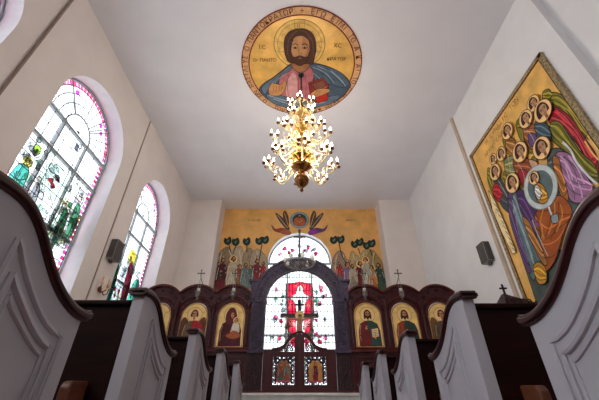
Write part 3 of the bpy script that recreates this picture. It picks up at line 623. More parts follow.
# ------------------------------------------------------------------ big icon on the right wall
def right_mural():
    PX = XR - .04; P = Plane(0, PX, -1)
    y0, y1, z0, z1 = 2.92, 5.36, 1.15, 4.64
    root = tag(empty('angel_gathering_painting', (PX, 4.1, z0)), 'large gold painting of haloed winged angels on the right wall, patterned border frame', 'painting')
    boxes('canvas', [(PX, XR - .001, y0, y1, z0, z1)], GOLD, root)
    FR = mat('patterned_frame', '8c7a58', .6, var=.35, scale=30); t = .065
    bm = bmesh.new()
    box(bm, PX - .012, XR - .002, y0 - .01, y0 + t, z0, z1); box(bm, PX - .012, XR - .002, y1 - t, y1 + .01, z0, z1)
    box(bm, PX - .012, XR - .002, y0, y1, z1 - t, z1 + .01); box(bm, PX - .012, XR - .002, y0, y1, z0 - .01, z0 + t)
    finish('frame', bm, FR, root)
    bm = bmesh.new(); e = .012
    for a, b, c_, d in ((y0 + t, y0 + t + e, z0 + t, z1 - t), (y1 - t - e, y1 - t, z0 + t, z1 - t), (y0 + t, y1 - t, z1 - t - e, z1 - t), (y0 + t, y1 - t, z0 + t, z0 + t + e)): box(bm, PX - .014, PX, a, b, c_, d)
    finish('inner_border', bm, paint('5a1a14'), root)
    A = Art(P, .0008, .00012)
    L1 = dict(line='2b1d14', lw=.014)
    def tint(h, f): return ''.join('%02x' % max(0, min(255, int(int(h[i:i + 2], 16) * f + (18 if f > 1 else 0)))) for i in (0, 2, 4))
    def pp(pts, col, sm=True, **k):
        A.poly(pts, col, sm, True, **(k or L1)); n = len(pts)
        if not sm or n < 5: return
        for t, f, w in ((.2, .55, .012), (.36, 1.35, .022), (.52, .6, .01), (.66, 1.25, .018), (.82, .55, .012)):
            q = []
            for i in range(n // 2 + 1):
                a, b = pts[i], pts[(n - 1 - i) % n]; g = .12 * math.sin(i * 2.1 + t * 9)
                q.append((a[0] + (b[0] - a[0]) * (t + g * .5), a[1] + (b[1] - a[1]) * (t + g * .5)))
            if len(q) > 2: A.stroke(q[:-1] if n % 2 == 0 else q, w, tint(col, f), True, True)
    def ss(pts, w, col): A.stroke(pts, w * .7, col, True, True)
    # ground
    pp([(516, 240), (530, 262), (560, 250), (596, 262), (590, 330), (545, 330), (533, 292)], '4b5552', False)
    OL = '7c7420'; OD = '4e4a18'; LF = 'a89a3a'
    # large wings at the upper right
    pp([(549, 94), (558, 93), (569, 101), (576, 112), (582, 124), (590, 133), (596, 140), (590, 140), (580, 132), (570, 118), (560, 110), (551, 106)], OL)
    pp([(543, 92), (549, 89), (552, 95), (549, 101), (543, 99)], OL)
    for p in (((552, 97), (563, 101), (572, 114), (580, 126)), ((553, 101), (562, 107), (572, 119), (582, 131))): ss(p, .02, LF)
    # red-cloaked angel
    pp([(549, 109), (556, 107), (563, 111), (572, 118), (580, 130), (588, 142), (597, 156), (599, 175), (590, 168), (580, 148), (568, 134), (556, 124), (549, 122)], 'a0202c')
    for p in (((556, 110), (566, 118), (578, 134), (592, 158)), ((552, 118), (563, 122), (574, 136))): ss(p, .022, 'd05a58')
    for p in (((560, 111), (572, 124), (586, 146)), ((554, 121), (566, 130), (580, 146))): ss(p, .012, '4a0c14')
    pp([(552, 122), (560, 122), (566, 130), (574, 142), (582, 153), (596, 166), (599, 182), (590, 180), (578, 166), (566, 152), (554, 142), (549, 132)], '6d6a1e')
    for p in (((556, 128), (568, 142), (584, 160)), ((554, 134), (566, 148), (582, 168))): ss(p, .018, LF)
    for p in (((590, 130), (596, 138), (599, 142)), ((588, 136), (594, 144), (599, 150)), ((585, 141), (592, 152), (599, 160))): ss(p, .03, 'e8c070')
    # smaller wings between heads
    for pts in ([(516, 124), (520, 118), (524, 122), (524, 136), (519, 134)], [(517, 128), (524, 130), (527, 144), (522, 142)], [(503, 139), (508, 139), (511, 146), (505, 146)], [(509, 147), (515, 146), (517, 156), (512, 157)], [(488, 168), (493, 172), (492, 186), (497, 200), (492, 192), (488, 180)],
                [(504, 172), (508, 172), (508, 188), (512, 205), (506, 198), (503, 184)], [(514, 164), (520, 162), (521, 172), (517, 174)], [(530, 140), (535, 141), (535, 152), (530, 152)], [(520, 186), (525, 184), (530, 196), (528, 202), (522, 198)], [(536, 126), (541, 124), (541, 136), (536, 134)], [(532, 158), (537, 157), (538, 166), (533, 168)]):
        pp(pts, OL); ss([pts[1], ((pts[1][0] + pts[3][0]) / 2, (pts[1][1] + pts[3][1]) / 2), pts[3]], .018, LF)
    # bodies between heads
    for pts, col in (([(524, 126), (534, 124), (541, 132), (540, 146), (534, 150), (526, 142)], '9b5f38'), ([(529, 134), (536, 134), (538, 144), (531, 146)], '5d4b86'), ([(507, 138), (514, 138), (518, 148), (514, 158), (507, 150)], '9a6a30'),
                     ([(505, 160), (515, 156), (518, 168), (514, 178), (507, 174)], '84895a'), ([(514, 160), (528, 158), (534, 170), (528, 186), (518, 176)], '8c4a2c'), ([(536, 122), (543, 121), (550, 128), (552, 140), (544, 140), (537, 134)], '3f5560'),
                     ([(494, 178), (499, 176), (505, 184), (514, 200), (514, 214), (504, 208), (497, 194)], '3e464c'), ([(494, 186), (499, 184), (503, 194), (500, 202), (495, 196)], 'a81e2c'), ([(519, 172), (527, 170), (530, 180), (524, 186)], '9c2438'), ([(530, 160), (538, 162), (540, 170), (534, 170)], 'c89a7a')):
        pp(pts, col)
    for p in (((508, 150), (510, 162), (512, 174)), ((518, 162), (524, 172), (526, 182)), ((528, 130), (534, 138), (536, 146)), ((499, 180), (506, 192), (512, 206))): ss(p, .014, 'c8b48c')
    # near grey-green angel, lilac robe
    pp([(549, 154), (558, 148), (566, 152), (576, 164), (588, 180), (599, 192), (599, 215), (570, 215), (556, 196), (551, 180)], '4b5654')
    pp([(557, 154), (566, 152), (576, 158), (585, 172), (594, 186), (594, 200), (574, 202), (566, 186), (560, 170)], '9a6f94')
    for p in (((562, 156), (570, 166), (574, 180)), ((570, 156), (580, 170), (586, 184)), ((576, 176), (582, 188), (584, 198)), ((566, 160), (570, 176), (576, 190))): ss(p, .028, 'c9a6cc')
    for p in (((566, 156), (576, 170), (580, 186)), ((572, 184), (576, 194), (576, 200))): ss(p, .012, '4c3050')
    pp([(554, 158), (560, 158), (564, 174), (570, 196), (566, 204), (558, 182)], 'a0642e')
    for p in (((564, 142), (572, 150), (578, 162), (590, 176), (599, 184)),): ss(p, .045, 'd8dcda')
    # orange-brown robes under the disc
    pp([(527, 198), (540, 204), (556, 196), (566, 198), (574, 212), (566, 228), (556, 262), (540, 274), (532, 248), (526, 222)], '9c4f1e')
    for p in (((532, 208), (536, 226), (540, 246)), ((546, 206), (542, 222), (546, 240)), ((556, 202), (556, 216), (550, 234)), ((562, 204), (564, 216), (558, 232)), ((534, 214), (544, 228), (540, 256))): ss(p, .03, 'c88434')
    for p in (((536, 210), (542, 232), (542, 258)), ((550, 204), (552, 220), (546, 240)), ((560, 202), (560, 220), (552, 240))): ss(p, .012, '4e1c10')
    for p in (((549, 203), (552, 212), (556, 220)),): ss(p, .05, 'dcdcd8')
    pp([(553, 216), (559, 214), (560, 222), (554, 223)], '8a9aa0')
    # tall angel in grey-blue with violet mantle
    pp([(511, 190), (518, 190), (524, 198), (532, 214), (540, 236), (546, 262), (540, 262), (536, 280), (530, 272), (522, 246), (514, 220), (509, 200)], '5f7478')
    pp([(518, 192), (524, 190), (532, 198), (539, 208), (536, 218), (538, 236), (546, 258), (540, 250), (530, 226), (522, 210)], '4a2f60')
    pp([(510, 192), (514, 192), (514, 206), (516, 222), (530, 262), (533, 272), (528, 270), (518, 242), (511, 218)], '5b4272')
    for p in (((516, 206), (524, 226), (534, 256)), ((520, 220), (528, 240), (536, 264)), ((514, 200), (518, 214), (524, 226)), ((519, 212), (526, 232), (532, 250))): ss(p, .03, '8fa8ac')
    for p in (((518, 210), (528, 236), (538, 266)), ((514, 214), (522, 240), (532, 266))): ss(p, .01, '1f2a30')
    pp([(524, 218), (531, 222), (541, 244), (549, 262), (545, 264), (534, 244)], 'a06a34')
    ss([(534, 220), (542, 240), (550, 256)], .03, 'a8a8a0')
    pp([(535, 266), (541, 262), (548, 270), (548, 282), (541, 284), (537, 276)], 'c08a2c')
    # white feathers along the lower left
    pp([(490, 190), (496, 200), (506, 222), (518, 252), (514, 254), (504, 234), (494, 210)], 'e8d2a0', False)
    for k in range(9):
        x = 495 + k * 2.4; y = 203 + k * 5.6
        ss([(x, y), (x + 3.4, y + 4), (x + 1.2, y + 1)], .014, '3c3a34')
    # medallion with the child
    A.circ((541.7, 187), .345, 'b9c3c2', 32, px=True, line='7c8a8c', lw=.012); A.circ((541.7, 187), .26, '56686a', 28, px=True)
    pp([(536, 184), (542, 183), (548, 190), (550, 200), (544, 204), (538, 198)], 'c08a2e'); pp([(537, 186), (541, 186), (544, 194), (541, 200), (537, 194)], 'd8d4c8')
    ss([(540, 186), (543, 194), (542, 202)], .012, '6a4418')
    # heads
    def hd(x, y, r, halo=True):
        c = P.px(x, y)
        if halo: A._poly(arc(c[0], c[1], r * 1.78, 0, 360, 24)[:-1], HALO); A._stroke(arc(c[0], c[1], r * 1.78, 0, 360, 24), .014, '5a3418')
        # mirrored so that faces turn to the medallion
        A.tr = lambda p: p
        head(A, c[0], c[1], r, None, '33190f', False, turn=-1, skin='b58a66')
        A.tr = None
    for x, y, r in ((535, 103.5, .075), (527.5, 119, .085), (509, 131, .085), (503, 154, .075), (495, 159, .06), (545, 111, .1), (522, 152, .1), (497, 172, .09), (544, 148, .1), (514.5, 183, .1), (536.7, 178, .062)):
        hd(x, y, r)
    d1 = P.px(497, 137); 
    u = (0, 1); rr = (-1, 0)
    line_text(A, 'Η CYΝΑΞΙC ΤΩΝ', (4.15, 4.4), rr, u, .13, '8a5a26', .66)
    line_text(A, 'ΑΡΧΑΓΓΕΛΩΝ', (4.5, 4.2), rr, u, .11, '8a5a26', .66)
    A.build('painted_angels', root)
right_mural()

# ------------------------------------------------------------------ icon screen
YI = 7.6
def sector(bm, cx, cz, r0, r1, y0, y1, a0=0, a1=180, n=24):
    prism(bm, arc(cx, cz, r1, a0, a1, n) + arc(cx, cz, r0, a1, a0, n), 1, y0, y1)
def icon_screen():
    root = tag(empty('icon_screen', (0, YI, .235)), 'carved dark mahogany icon screen with round arches standing on the marble steps', 'icon screen')
    XS = [1.56, 2.41, 3.26]
    Z0 = .24
    # lower panels with mouldings
    for s in (-1, 1):
        for k, x in enumerate(XS):
            a, b = sorted((s * (x - (.465 if k == 0 else .425)), s * (x + .425)))
            bm = bmesh.new(); box(bm, a, b, YI, YI + .09, Z0, 1.02)
            for (p, q) in ((.06, .1), (.16, .19)):
                box(bm, a + p, b - p, YI - .015, YI + .01, Z0 + p + .03, Z0 + q + .03); box(bm, a + p, b - p, YI - .015, YI + .01, 1.0 - q, 1.0 - p)
                box(bm, a + p, a + q, YI - .015, YI + .01, Z0 + p + .03, 1.0 - p); box(bm, b - q, b - p, YI - .015, YI + .01, Z0 + p + .03, 1.0 - p)
            finish('lower_panel', bm, MAHOG, root, bevel=.004)
            # icon bay: surround with arched opening (built as side strips, spandrel)
            bm = bmesh.new(); cx = s * x; ho = .315; sp_ = 1.78
            pts = [(a, 1.1), (cx - ho, 1.1)] + arc(cx, sp_, ho, 180, 0, 24) + [(cx + ho, 1.1), (b, 1.1)] + arc(cx, 1.93, .57, 41.8 if s > 0 or k else 35.3, 138.2 if s < 0 or k else 144.7, 24) + [(a, 1.1)]
            pts = pts[:-1]
            prism(bm, pts, 1, YI, YI + .06)
            finish('arch_panel', bm, MAHOG, root)
            bm = bmesh.new(); sector(bm, cx, 1.93, .53, .58, YI - .06, YI + .06, 42, 138)
            sector(bm, cx, sp_, .315, .35, YI - .035, YI + .02); sector(bm, cx, 1.78, .43, .455, YI - .025, YI + .02, 8, 172)
            finish('arch_moulding', bm, MAHOGR, root, bevel=.006)
            bm = bmesh.new()
            for i in range(17):
                an = math.radians(6 + i * 168 / 16); R_ = .39
                c = (cx + R_ * math.cos(an), YI - .005, 1.78 + R_ * math.sin(an)); rr = .02
                lathe(bm, [(0, -rr), (rr, 0), (0, rr)], c, 6)
            for d in (-1, 1): # scroll rosettes in the spandrels
                torus(bm, (cx + d * .33, YI - .008, 2.2), .045, .011, 1, 12, 5); torus(bm, (cx + d * .2, YI - .008, 2.33), .035, .01, 1, 12, 5)
                lathe(bm, [(0, -.02), (.02, 0), (0, .02)], (cx + d * .33, YI - .008, 2.2), 8)
            lathe(bm, [(0, -.03), (.03, 0), (0, .03)], (cx, YI - .01, 2.36), 8)
            finish('carving', bm, MAHOGD, root)
    # rails
    for z, d in ((1.02, .09), (Z0, .06)):
        for s in (-1, 1):
            a, b = sorted((s * 1.1, s * 3.69)); boxes('rail', [(a, b, YI - .06, YI + .1, z, z + d), (a, b, YI - .08, YI + .1, z + d - .025, z + d)], MAHOGR, root, bevel=.006)
    boxes('threshold', [(-1.12, 1.12, YI - .03, YI + .08, .236, .3)], MAHOGR, root)
    # colonnettes
    for s in (-1, 1):
        for x in (1.135 + .05, 1.985, 2.835, 3.66):
            bm = bmesh.new(); c = (s * x, YI - .04, 1.11)
            lathe(bm, [(.05, 0), (.055, .03), (.035, .05), (.04, .08), (.034, .12), (.032, .6), (.036, .76), (.034, .8), (.055, .86), (.06, .9), (.06, .93), (.03, .94), (.03, 1.0), (.0, 1.02)], c, 12)
            box(bm, c[0] - .06, c[0] + .06, YI - .09, YI + .02, 2.03, 2.07); finish('colonnette', bm, MAHOG, root)
    # tall posts and the great arch
    STONE = mat('grey_purple_carved_wood', '362a42', .42, var=.25, scale=10, bump=.9, bscale=30, spec=.4)
    for s in (-1, 1):
        a, b = sorted((s * .79, s * 1.1)); bm = bmesh.new(); box(bm, a, b, YI - .05, YI + .15, 1.0, 2.12)
        a2, b2 = sorted((s * .77, s * 1.13)); box(bm, a2, b2, YI - .07, YI + .15, 2.08, 2.16); box(bm, a2, b2, YI - .07, YI + .15, 1.0, 1.07)
        for zz in [1.14 + .075 * k for k in range(13)]:
            torus(bm, ((a + b) / 2, YI - .052, zz), .03, .009, 1, 10, 4); torus(bm, ((a + b) / 2 - .06, YI - .052, zz + .035), .02, .007, 1, 8, 4); torus(bm, ((a + b) / 2 + .06, YI - .052, zz + .035), .02, .007, 1, 8, 4)
        for xx in (a + .03, b - .03): tube(bm, [(xx, YI - .05, 1.07), (xx, YI - .05, 2.08)], .014, 6)
        finish('tall_post', bm, STONE, root)
        bm = bmesh.new(); box(bm, a, b, YI - .02, YI + .12, Z0, 1.0)
        for p in (.05, .1): tube(bm, [(a + p, YI - .02, .36), (a + p, YI - .02, .92), (b - p, YI - .02, .92), (b - p, YI - .02, .36), (a + p, YI - .02, .36)], .008, 4)
        torus(bm, ((a + b) / 2, YI - .02, .75), .05, .012, 1, 12, 5); torus(bm, ((a + b) / 2, YI - .02, .55), .05, .012, 1, 12, 5)
        tube(bm, [((a + b) / 2 + .03 * math.sin(k), YI - .02, .4 + .05 * k) for k in range(11)], .01, 5)
        finish('post_base', bm, MAHOGD, root)
        # shoulder block beside the arch
        a, b = sorted((s * .98, s * 1.16)); boxes('shoulder_block', [(a, b, YI - .05, YI + .14, 2.16, 2.56), (min(a, s * 1.22), max(b, s * 1.22), YI - .08, YI + .16, 2.56, 2.62)], STONE, root, bevel=.008)
    bm = bmesh.new(); sector(bm, 0, 2.1, .79, 1.08, YI - .03, YI + .13, 0, 180, 40)
    sector(bm, 0, 2.1, .79, .83, YI - .06, YI + .14, 0, 180, 40); sector(bm, 0, 2.1, 1.05, 1.1, YI - .07, YI + .15, 0, 180, 40)
    for i in range(19):
        an = math.radians(9 + i * 9); c = (.94 * math.cos(an), YI - .032, 2.1 + .94 * math.sin(an))
        torus(bm, c, .045, .011, 1, 12, 4); lathe(bm, [(0, -.02), (.018, 0), (0, .02)], c, 6)
    finish('great_arch', bm, STONE, root)
    # cross on the crown with a stem
    bm = bmesh.new()
    y = YI + .02
    prism(bm, [(-.02, 3.18), (-.026, 3.78), (-.12, 3.79), (-.13, 3.77), (-.17, 3.8), (-.13, 3.835), (-.12, 3.82), (-.026, 3.83), (-.026, 3.98), (-.045, 3.99), (0, 4.04), (.045, 3.99), (.026, 3.98), (.026, 3.83), (.12, 3.82), (.13, 3.835), (.17, 3.8), (.13, 3.77), (.12, 3.79), (.026, 3.78), (.02, 3.18)], 1, y, y + .03)
    for x in (-.14, .14): lathe(bm, [(0, -.03), (.03, 0), (0, .03)], (x, y + .015, 3.805), 6)
    lathe(bm, [(.05, 0), (.03, .05), (.05, .1), (.02, .16)], (0, y + .015, 3.18), 10)
    finish('crowning_cross', bm, mat('slate_grey_metal', '3c4148', .4, metal=.4), root)
    # two leaves of the royal doors
    for s in (-1, 1):
        def X(v): return s * v
        top = [(.0, 1.44), (.06, 1.42), (.15, 1.38), (.24, 1.3), (.3, 1.2), (.38, 1.13), (.5, 1.09), (.6, 1.08), (.78, 1.08)]
        bm = bmesh.new()
        # frame of the leaf, with a big opening
        prism(bm, [(X(a), b) for a, b in [(.0, .29), (.11, .29), (.11, 1.31), (.0, 1.44)]], 1, YI - .02, YI + .04)
        prism(bm, [(X(a), b) for a, b in [(.11, .29), (.78, .29), (.78, .4), (.11, .4)]], 1, YI - .02, YI + .04)
        prism(bm, [(X(a), b) for a, b in [(.56, .4), (.78, .4), (.78, 1.08), (.56, 1.08)]], 1, YI - .02, YI + .04)
        band = top[1:8]; prism(bm, [(X(a), b) for a, b in band] + [(X(a), b - .075) for a, b in band[::-1]], 1, YI - .03, YI + .05)
        tube(bm, [(X(a), YI - .02, b) for a, b in smooth_open(top[0:8])], .022, 6)
        prism(bm, [(X(a), b) for a, b in [(.11, .93), (.56, .93), (.56, 1.03), (.38, 1.03), (.11, 1.03)]], 1, YI - .02, YI + .04)
        leaf = finish('royal_door', bm, MAHOG, root, bevel=.004)
        # pierced vine carving
        bm = bmesh.new(); y = YI + .005
        for zc in (.47, .58, .69, .8, .89):
            for xc in (.155, .515):
                torus(bm, (X(xc), y, zc), .036, .014, 1, 10, 5); tube(bm, [(X(xc - .04), y, zc - .05), (X(xc), y, zc), (X(xc + .04), y, zc + .05)], .012, 5)
        for xc in (.24, .33, .42): torus(bm, (X(xc), y, .425), .032, .014, 1, 10, 5); torus(bm, (X(xc), y, .9), .04, .016, 1, 10, 5)
        sector(bm, X(.335), .72, .15, .18, y - .02, y + .02); box(bm, X(.335) - .18, X(.335) - .15, y - .02, y + .02, .44, .72); box(bm, X(.335) + .15, X(.335) + .18, y - .02, y + .02, .44, .72)
        for zc in (.5, .62, .74, .86): tube(bm, [(X(.11), y, zc), (X(.19), y, zc + .03)], .01, 4); tube(bm, [(X(.48), y, zc), (X(.57), y, zc + .03)], .01, 4)
        for xc, zc in ((.17, 1.16), (.24, 1.13), (.17, 1.08), (.3, 1.07), (.14, 1.24), (.4, 1.05)): torus(bm, (X(xc), y, zc), .03, .014, 1, 10, 5)
        for xc, zc in ((.2, .86), (.48, .86)): torus(bm, (X(xc), y, zc), .05, .02, 1, 10, 5)
        finish('pierced_carving', bm, MAHOGD, leaf)
        # icon in the leaf
        A = Art(Plane(1, YI - .002, -1), .001)
        A.poly([(X(.335) - .145, .46)] + arc(X(.335), .72, .145, 180, 0, 16) + [(X(.335) + .145, .46)], 'b98148' if s > 0 else '8a5a3c')
        if s > 0: figure(A, X(.335), .47, .36, '7d1f28', '5c1620', None)
        else:
            figure(A, X(.335) - .06, .47, .34, '4a6458', '8c3a2c', None); figure(A, X(.335) + .06, .47, .34, '8c4a34', '5c6c60', None)
        A.stroke([(X(.335) - .15, .47), (X(.335) + .15, .47)], .03, 'b04a5c')
        A.build('door_icon', leaf)
icon_screen()

# the icons set into the arches
def icon(x, label, **k):
    w = .30; root = tag(empty('arched_icon', (x, YI + .01, 1.12)), label, 'icon', 'arched icons in the wooden screen')
    y = YI + .012
    bm = bmesh.new(); prism(bm, [(x - w, 1.13)] + arc(x, 1.77, w, 180, 0, 24) + [(x + w, 1.13)], 1, y, y + .03); finish('gold_panel', bm, GOLDL, root)
    A = Art(Plane(1, y, -1), .001)
    outline = [(x - w + .012, 1.142)] + arc(x, 1.77, w - .012, 180, 0, 24) + [(x + w - .012, 1.142), (x - w + .012, 1.142)]
    A._stroke(outline, .012, '8a2a20')
    sc = .62
    bust(A, lambda p: (x + p[0] * sc, 1.15 + p[1] * sc), **k)
    for d, t in ((-1, 'ΙC'), (1, 'ΧC')): line_text(A, t, (x + d * .2, 1.86), (1, 0), (0, 1), .045, '7a3a20', .7)
    A.build('painted_saint', root)
icon(-3.26, 'arched gold icon farthest left, dark-haired saint in red', robe='8a1e2a', cloak='b9ae92', beard=False)
icon(-2.41, 'arched gold icon of winged angel with red sash', robe='6d5a44', cloak='a82430', beard=False, wings='6b4030')
icon(-1.56, 'arched gold icon of veiled mother holding a child', robe='4a1620', cloak='54182a', beard=False, veil='5a1c26', child=True)
icon(1.56, 'arched gold icon of bearded man in red and green holding open book', robe='6c1f1f', cloak='2c4a44', book=True)
icon(2.41, 'arched gold icon of bearded saint in orange-brown and dark green', robe='8c3c20', cloak='28403c')
icon(3.26, 'arched gold icon farthest right, half hidden winged angel', robe='5c4a3a', cloak='304048', beard=False, wings='7a5a34')

# ------------------------------------------------------------------ altar crucifix and fans
def crucifix():
    root = tag(empty('crucifix', (0, 8.9, .235)), 'dark wooden crucifix with crucified figure behind the screen doors', 'crucifix')
    W = mat('black_wood', '1f1a1c', .5)
    y = 8.9; par = Matrix.Translation((0, -8.9, -.235))
    boxes('cross', [(-.045, .045, y, y + .04, .9, 2.52), (-.52, .52, y - .005, y + .045, 2.04, 2.15), (-.12, .12, y, y + .04, 2.36, 2.41), (-.09, .09, y - .1, y + .14, .235, .9)], W, root, bevel=.006)
    me = bpy.data.meshes.new('corpus')
    J = [(0, y - .05, 1.66), (0, y - .06, 1.86), (0, y - .055, 1.98), (.01, y - .065, 2.03), (.015, y - .07, 2.1), (-.1, y - .05, 1.98), (-.25, y - .04, 2.0), (-.43, y - .03, 2.06), (.1, y - .05, 1.98), (.25, y - .04, 2.0), (.43, y - .03, 2.06), (-.05, y - .06, 1.62), (-.06, y - .085, 1.4), (-.03, y - .05, 1.2), (.05, y - .06, 1.62), (.03, y - .085, 1.4), (.02, y - .05, 1.2), (-.03, y - .09, 1.13), (.02, y - .09, 1.13)]
    E_ = [(0, 1), (1, 2), (2, 3), (3, 4), (2, 5), (5, 6), (6, 7), (2, 8), (8, 9), (9, 10), (0, 11), (11, 12), (12, 13), (0, 14), (14, 15), (15, 16), (13, 17), (16, 18)]
    R_ = [.075, .08, .07, .03, .055, .035, .026, .02, .035, .026, .02, .05, .035, .022, .05, .035, .022, .02, .02]
    me.from_pydata(J, E_, []); o = bpy.data.objects.new('crucified_figure', me); C.objects.link(o); o.parent = root; o
    sk = o.modifiers.new('s', 'SKIN'); o.modifiers.new('u', 'SUBSURF').levels = 1
    for i, r in enumerate(R_): me.skin_vertices[0].data[i].radius = (r, r * .8)
    me.skin_vertices[0].data[0].use_root = True
    me.materials.append(paint('b98a68'))
    bm = bmesh.new(); lathe(bm, [(.07, -.06), (.085, 0), (.08, .05)], (0, y - .055, 1.62), 12); finish('loincloth', bm, paint('b8b0a4'), root)
    A = Art(Plane(1, y - .02, -1)); A.circ((0, 2.1), .12, HALO, 20, line='8c5b2a', lw=.01); A.build('halo', root)
crucifix()
for s, lab in ((-1, 'round openwork processional fan left of the crucifix'), (1, 'round openwork processional fan right of the crucifix')):
    bm = bmesh.new(); x, y, z = s * .29, 8.6, 1.54
    torus(bm, (x, y, z), .1, .012, 1, 20, 6); torus(bm, (x, y, z), .045, .012, 1, 14, 6)
    for k in range(8): tube(bm, [(x + .045 * math.cos(k * PI / 4), y, z + .045 * math.sin(k * PI / 4)), (x + .1 * math.cos(k * PI / 4), y, z + .1 * math.sin(k * PI / 4))], .008, 5)
    tube(bm, [(x, y, z - .1), (x, y, .237)], .012, 6); lathe(bm, [(.08, 0), (.05, .03), (.015, .06)], (x, y, .237), 10)
    tube(bm, [(x, y, z + .1), (x, y, z + .17)], .01, 5); tube(bm, [(x - .03, y, z + .145), (x + .03, y, z + .145)], .008, 5)
    tag(finish('processional_fan', bm, SILVER), lab, 'processional fan', 'processional fans on the altar')

# ------------------------------------------------------------------ hanging oil lamps
def lamp(x, y, ztop, zl, label, src=None):
    if src:
        r = src.copy(); C.objects.link(r); r.location = (x, y, ztop)
        for ch in src.children:
            c = ch.copy(); C.objects.link(c); c.parent = r
        tag(r, label, 'lamp', 'hanging oil lamps on the screen'); return r
    root = tag(empty('hanging_oil_lamp', (x, y, ztop)), label, 'lamp', 'hanging oil lamps on the screen')
    L = ztop - zl
    bm = bmesh.new(); tube(bm, [(0, .26, -.12), (0, .0, -.02), (0, 0, .05)], .009, 5)
    tube(bm, [(-.07, 0, .07), (.07, 0, .07)], .013, 5); tube(bm, [(0, 0, .0), (0, 0, .15)], .013, 5)
    for a, b in ((-.07, .07), (.07, .07), (0, .15)): lathe(bm, [(0, -.024), (.024, 0), (0, .024)], (a, 0, b), 6)
    finish('cross_bracket', bm, mat('dark_silver', '55544f', .4, metal=.6), root)
    bm = bmesh.new()
    for k in range(3):
        a = k * 2 * PI / 3 + .5; tube(bm, [(0, 0, -.02), (.055 * math.cos(a), .055 * math.sin(a), -L + .05)], .0035, 4)
    finish('chain', bm, SILVER, root)
    bm = bmesh.new(); lathe(bm, [(.0, -.14), (.014, -.12), (.008, -.1), (.035, -.075), (.062, -.02), (.05, .03), (.066, .045), (.06, .055), (.02, .055)], (0, 0, -L), 14)
    finish('lamp_bowl', bm, SILVER, root, True)
    bm = bmesh.new(); lathe(bm, [(.03, .05), (.038, .1), (.03, .13), (.01, .13)], (0, 0, -L), 10)
    finish('glass_cup', bm, mat('white_cup', 'd8d4cc', .3), root, True)
    return root
l0 = lamp(-2.33, 7.32, 2.62, 2.2, 'small silver oil lamp hanging before the winged angel icon on the left')
lamp(-1.52, 7.32, 2.62, 2.2, 'small silver oil lamp hanging before the mother and child icon', l0)
lamp(1.50, 7.32, 2.62, 2.2, 'small silver oil lamp hanging before the icon of man holding open book', l0)
lamp(2.34, 7.32, 2.62, 2.2, 'small silver oil lamp hanging before the orange-brown robed saint icon', l0)

def big_lamp():
    z = 2.88; y = 7.18
    root = tag(empty('hanging_candle_ring', (0, y, z)), 'large silver hanging candle ring under the great arch, chains from the crowning cross', 'lamp')
    bm = bmesh.new(); 
    tube(bm, [(0, .44, .72), (0, .1, .86), (0, 0, .8)], .01, 5)
    for k in range(4):
        a = k * PI / 2 + .4; tube(bm, [(0, 0, .8), (.34 * math.cos(a), .34 * math.sin(a), .0)], .0045, 4)
    finish('chain', bm, SILVER, root)
    bm = bmesh.new(); torus(bm, (0, 0, 0), .34, .022, 2, 24, 6); torus(bm, (0, 0, -.06), .22, .015, 2, 20, 6)
    lathe(bm, [(0, -.2), (.02, -.17), (.012, -.15), (.08, -.1), (.1, -.03), (.07, .02), (.03, .06), (.05, .1), (.0, .12)], (0, 0, 0), 14)
    for k in range(8): a = k * PI / 4; tube(bm, [(.08 * math.cos(a), .08 * math.sin(a), -.05), (.22 * math.cos(a), .22 * math.sin(a), -.09), (.34 * math.cos(a), .34 * math.sin(a), 0)], .009, 5)
    finish('ring', bm, SILVER, root)
    for k in range(8):
        a = k * PI / 4 + .2; c = (.35 * math.cos(a), .35 * math.sin(a), .01)
        bm = bmesh.new(); lathe(bm, [(.015, 0), (.04, .03), (.048, .085), (.04, .1), (.014, .1)], c, 8); lathe(bm, [(.016, .1), (.016, .16), (.002, .19)], c, 6); finish('candle_cup', bm, mat('white_cup', 'd8d4cc', .3), root)
big_lamp()

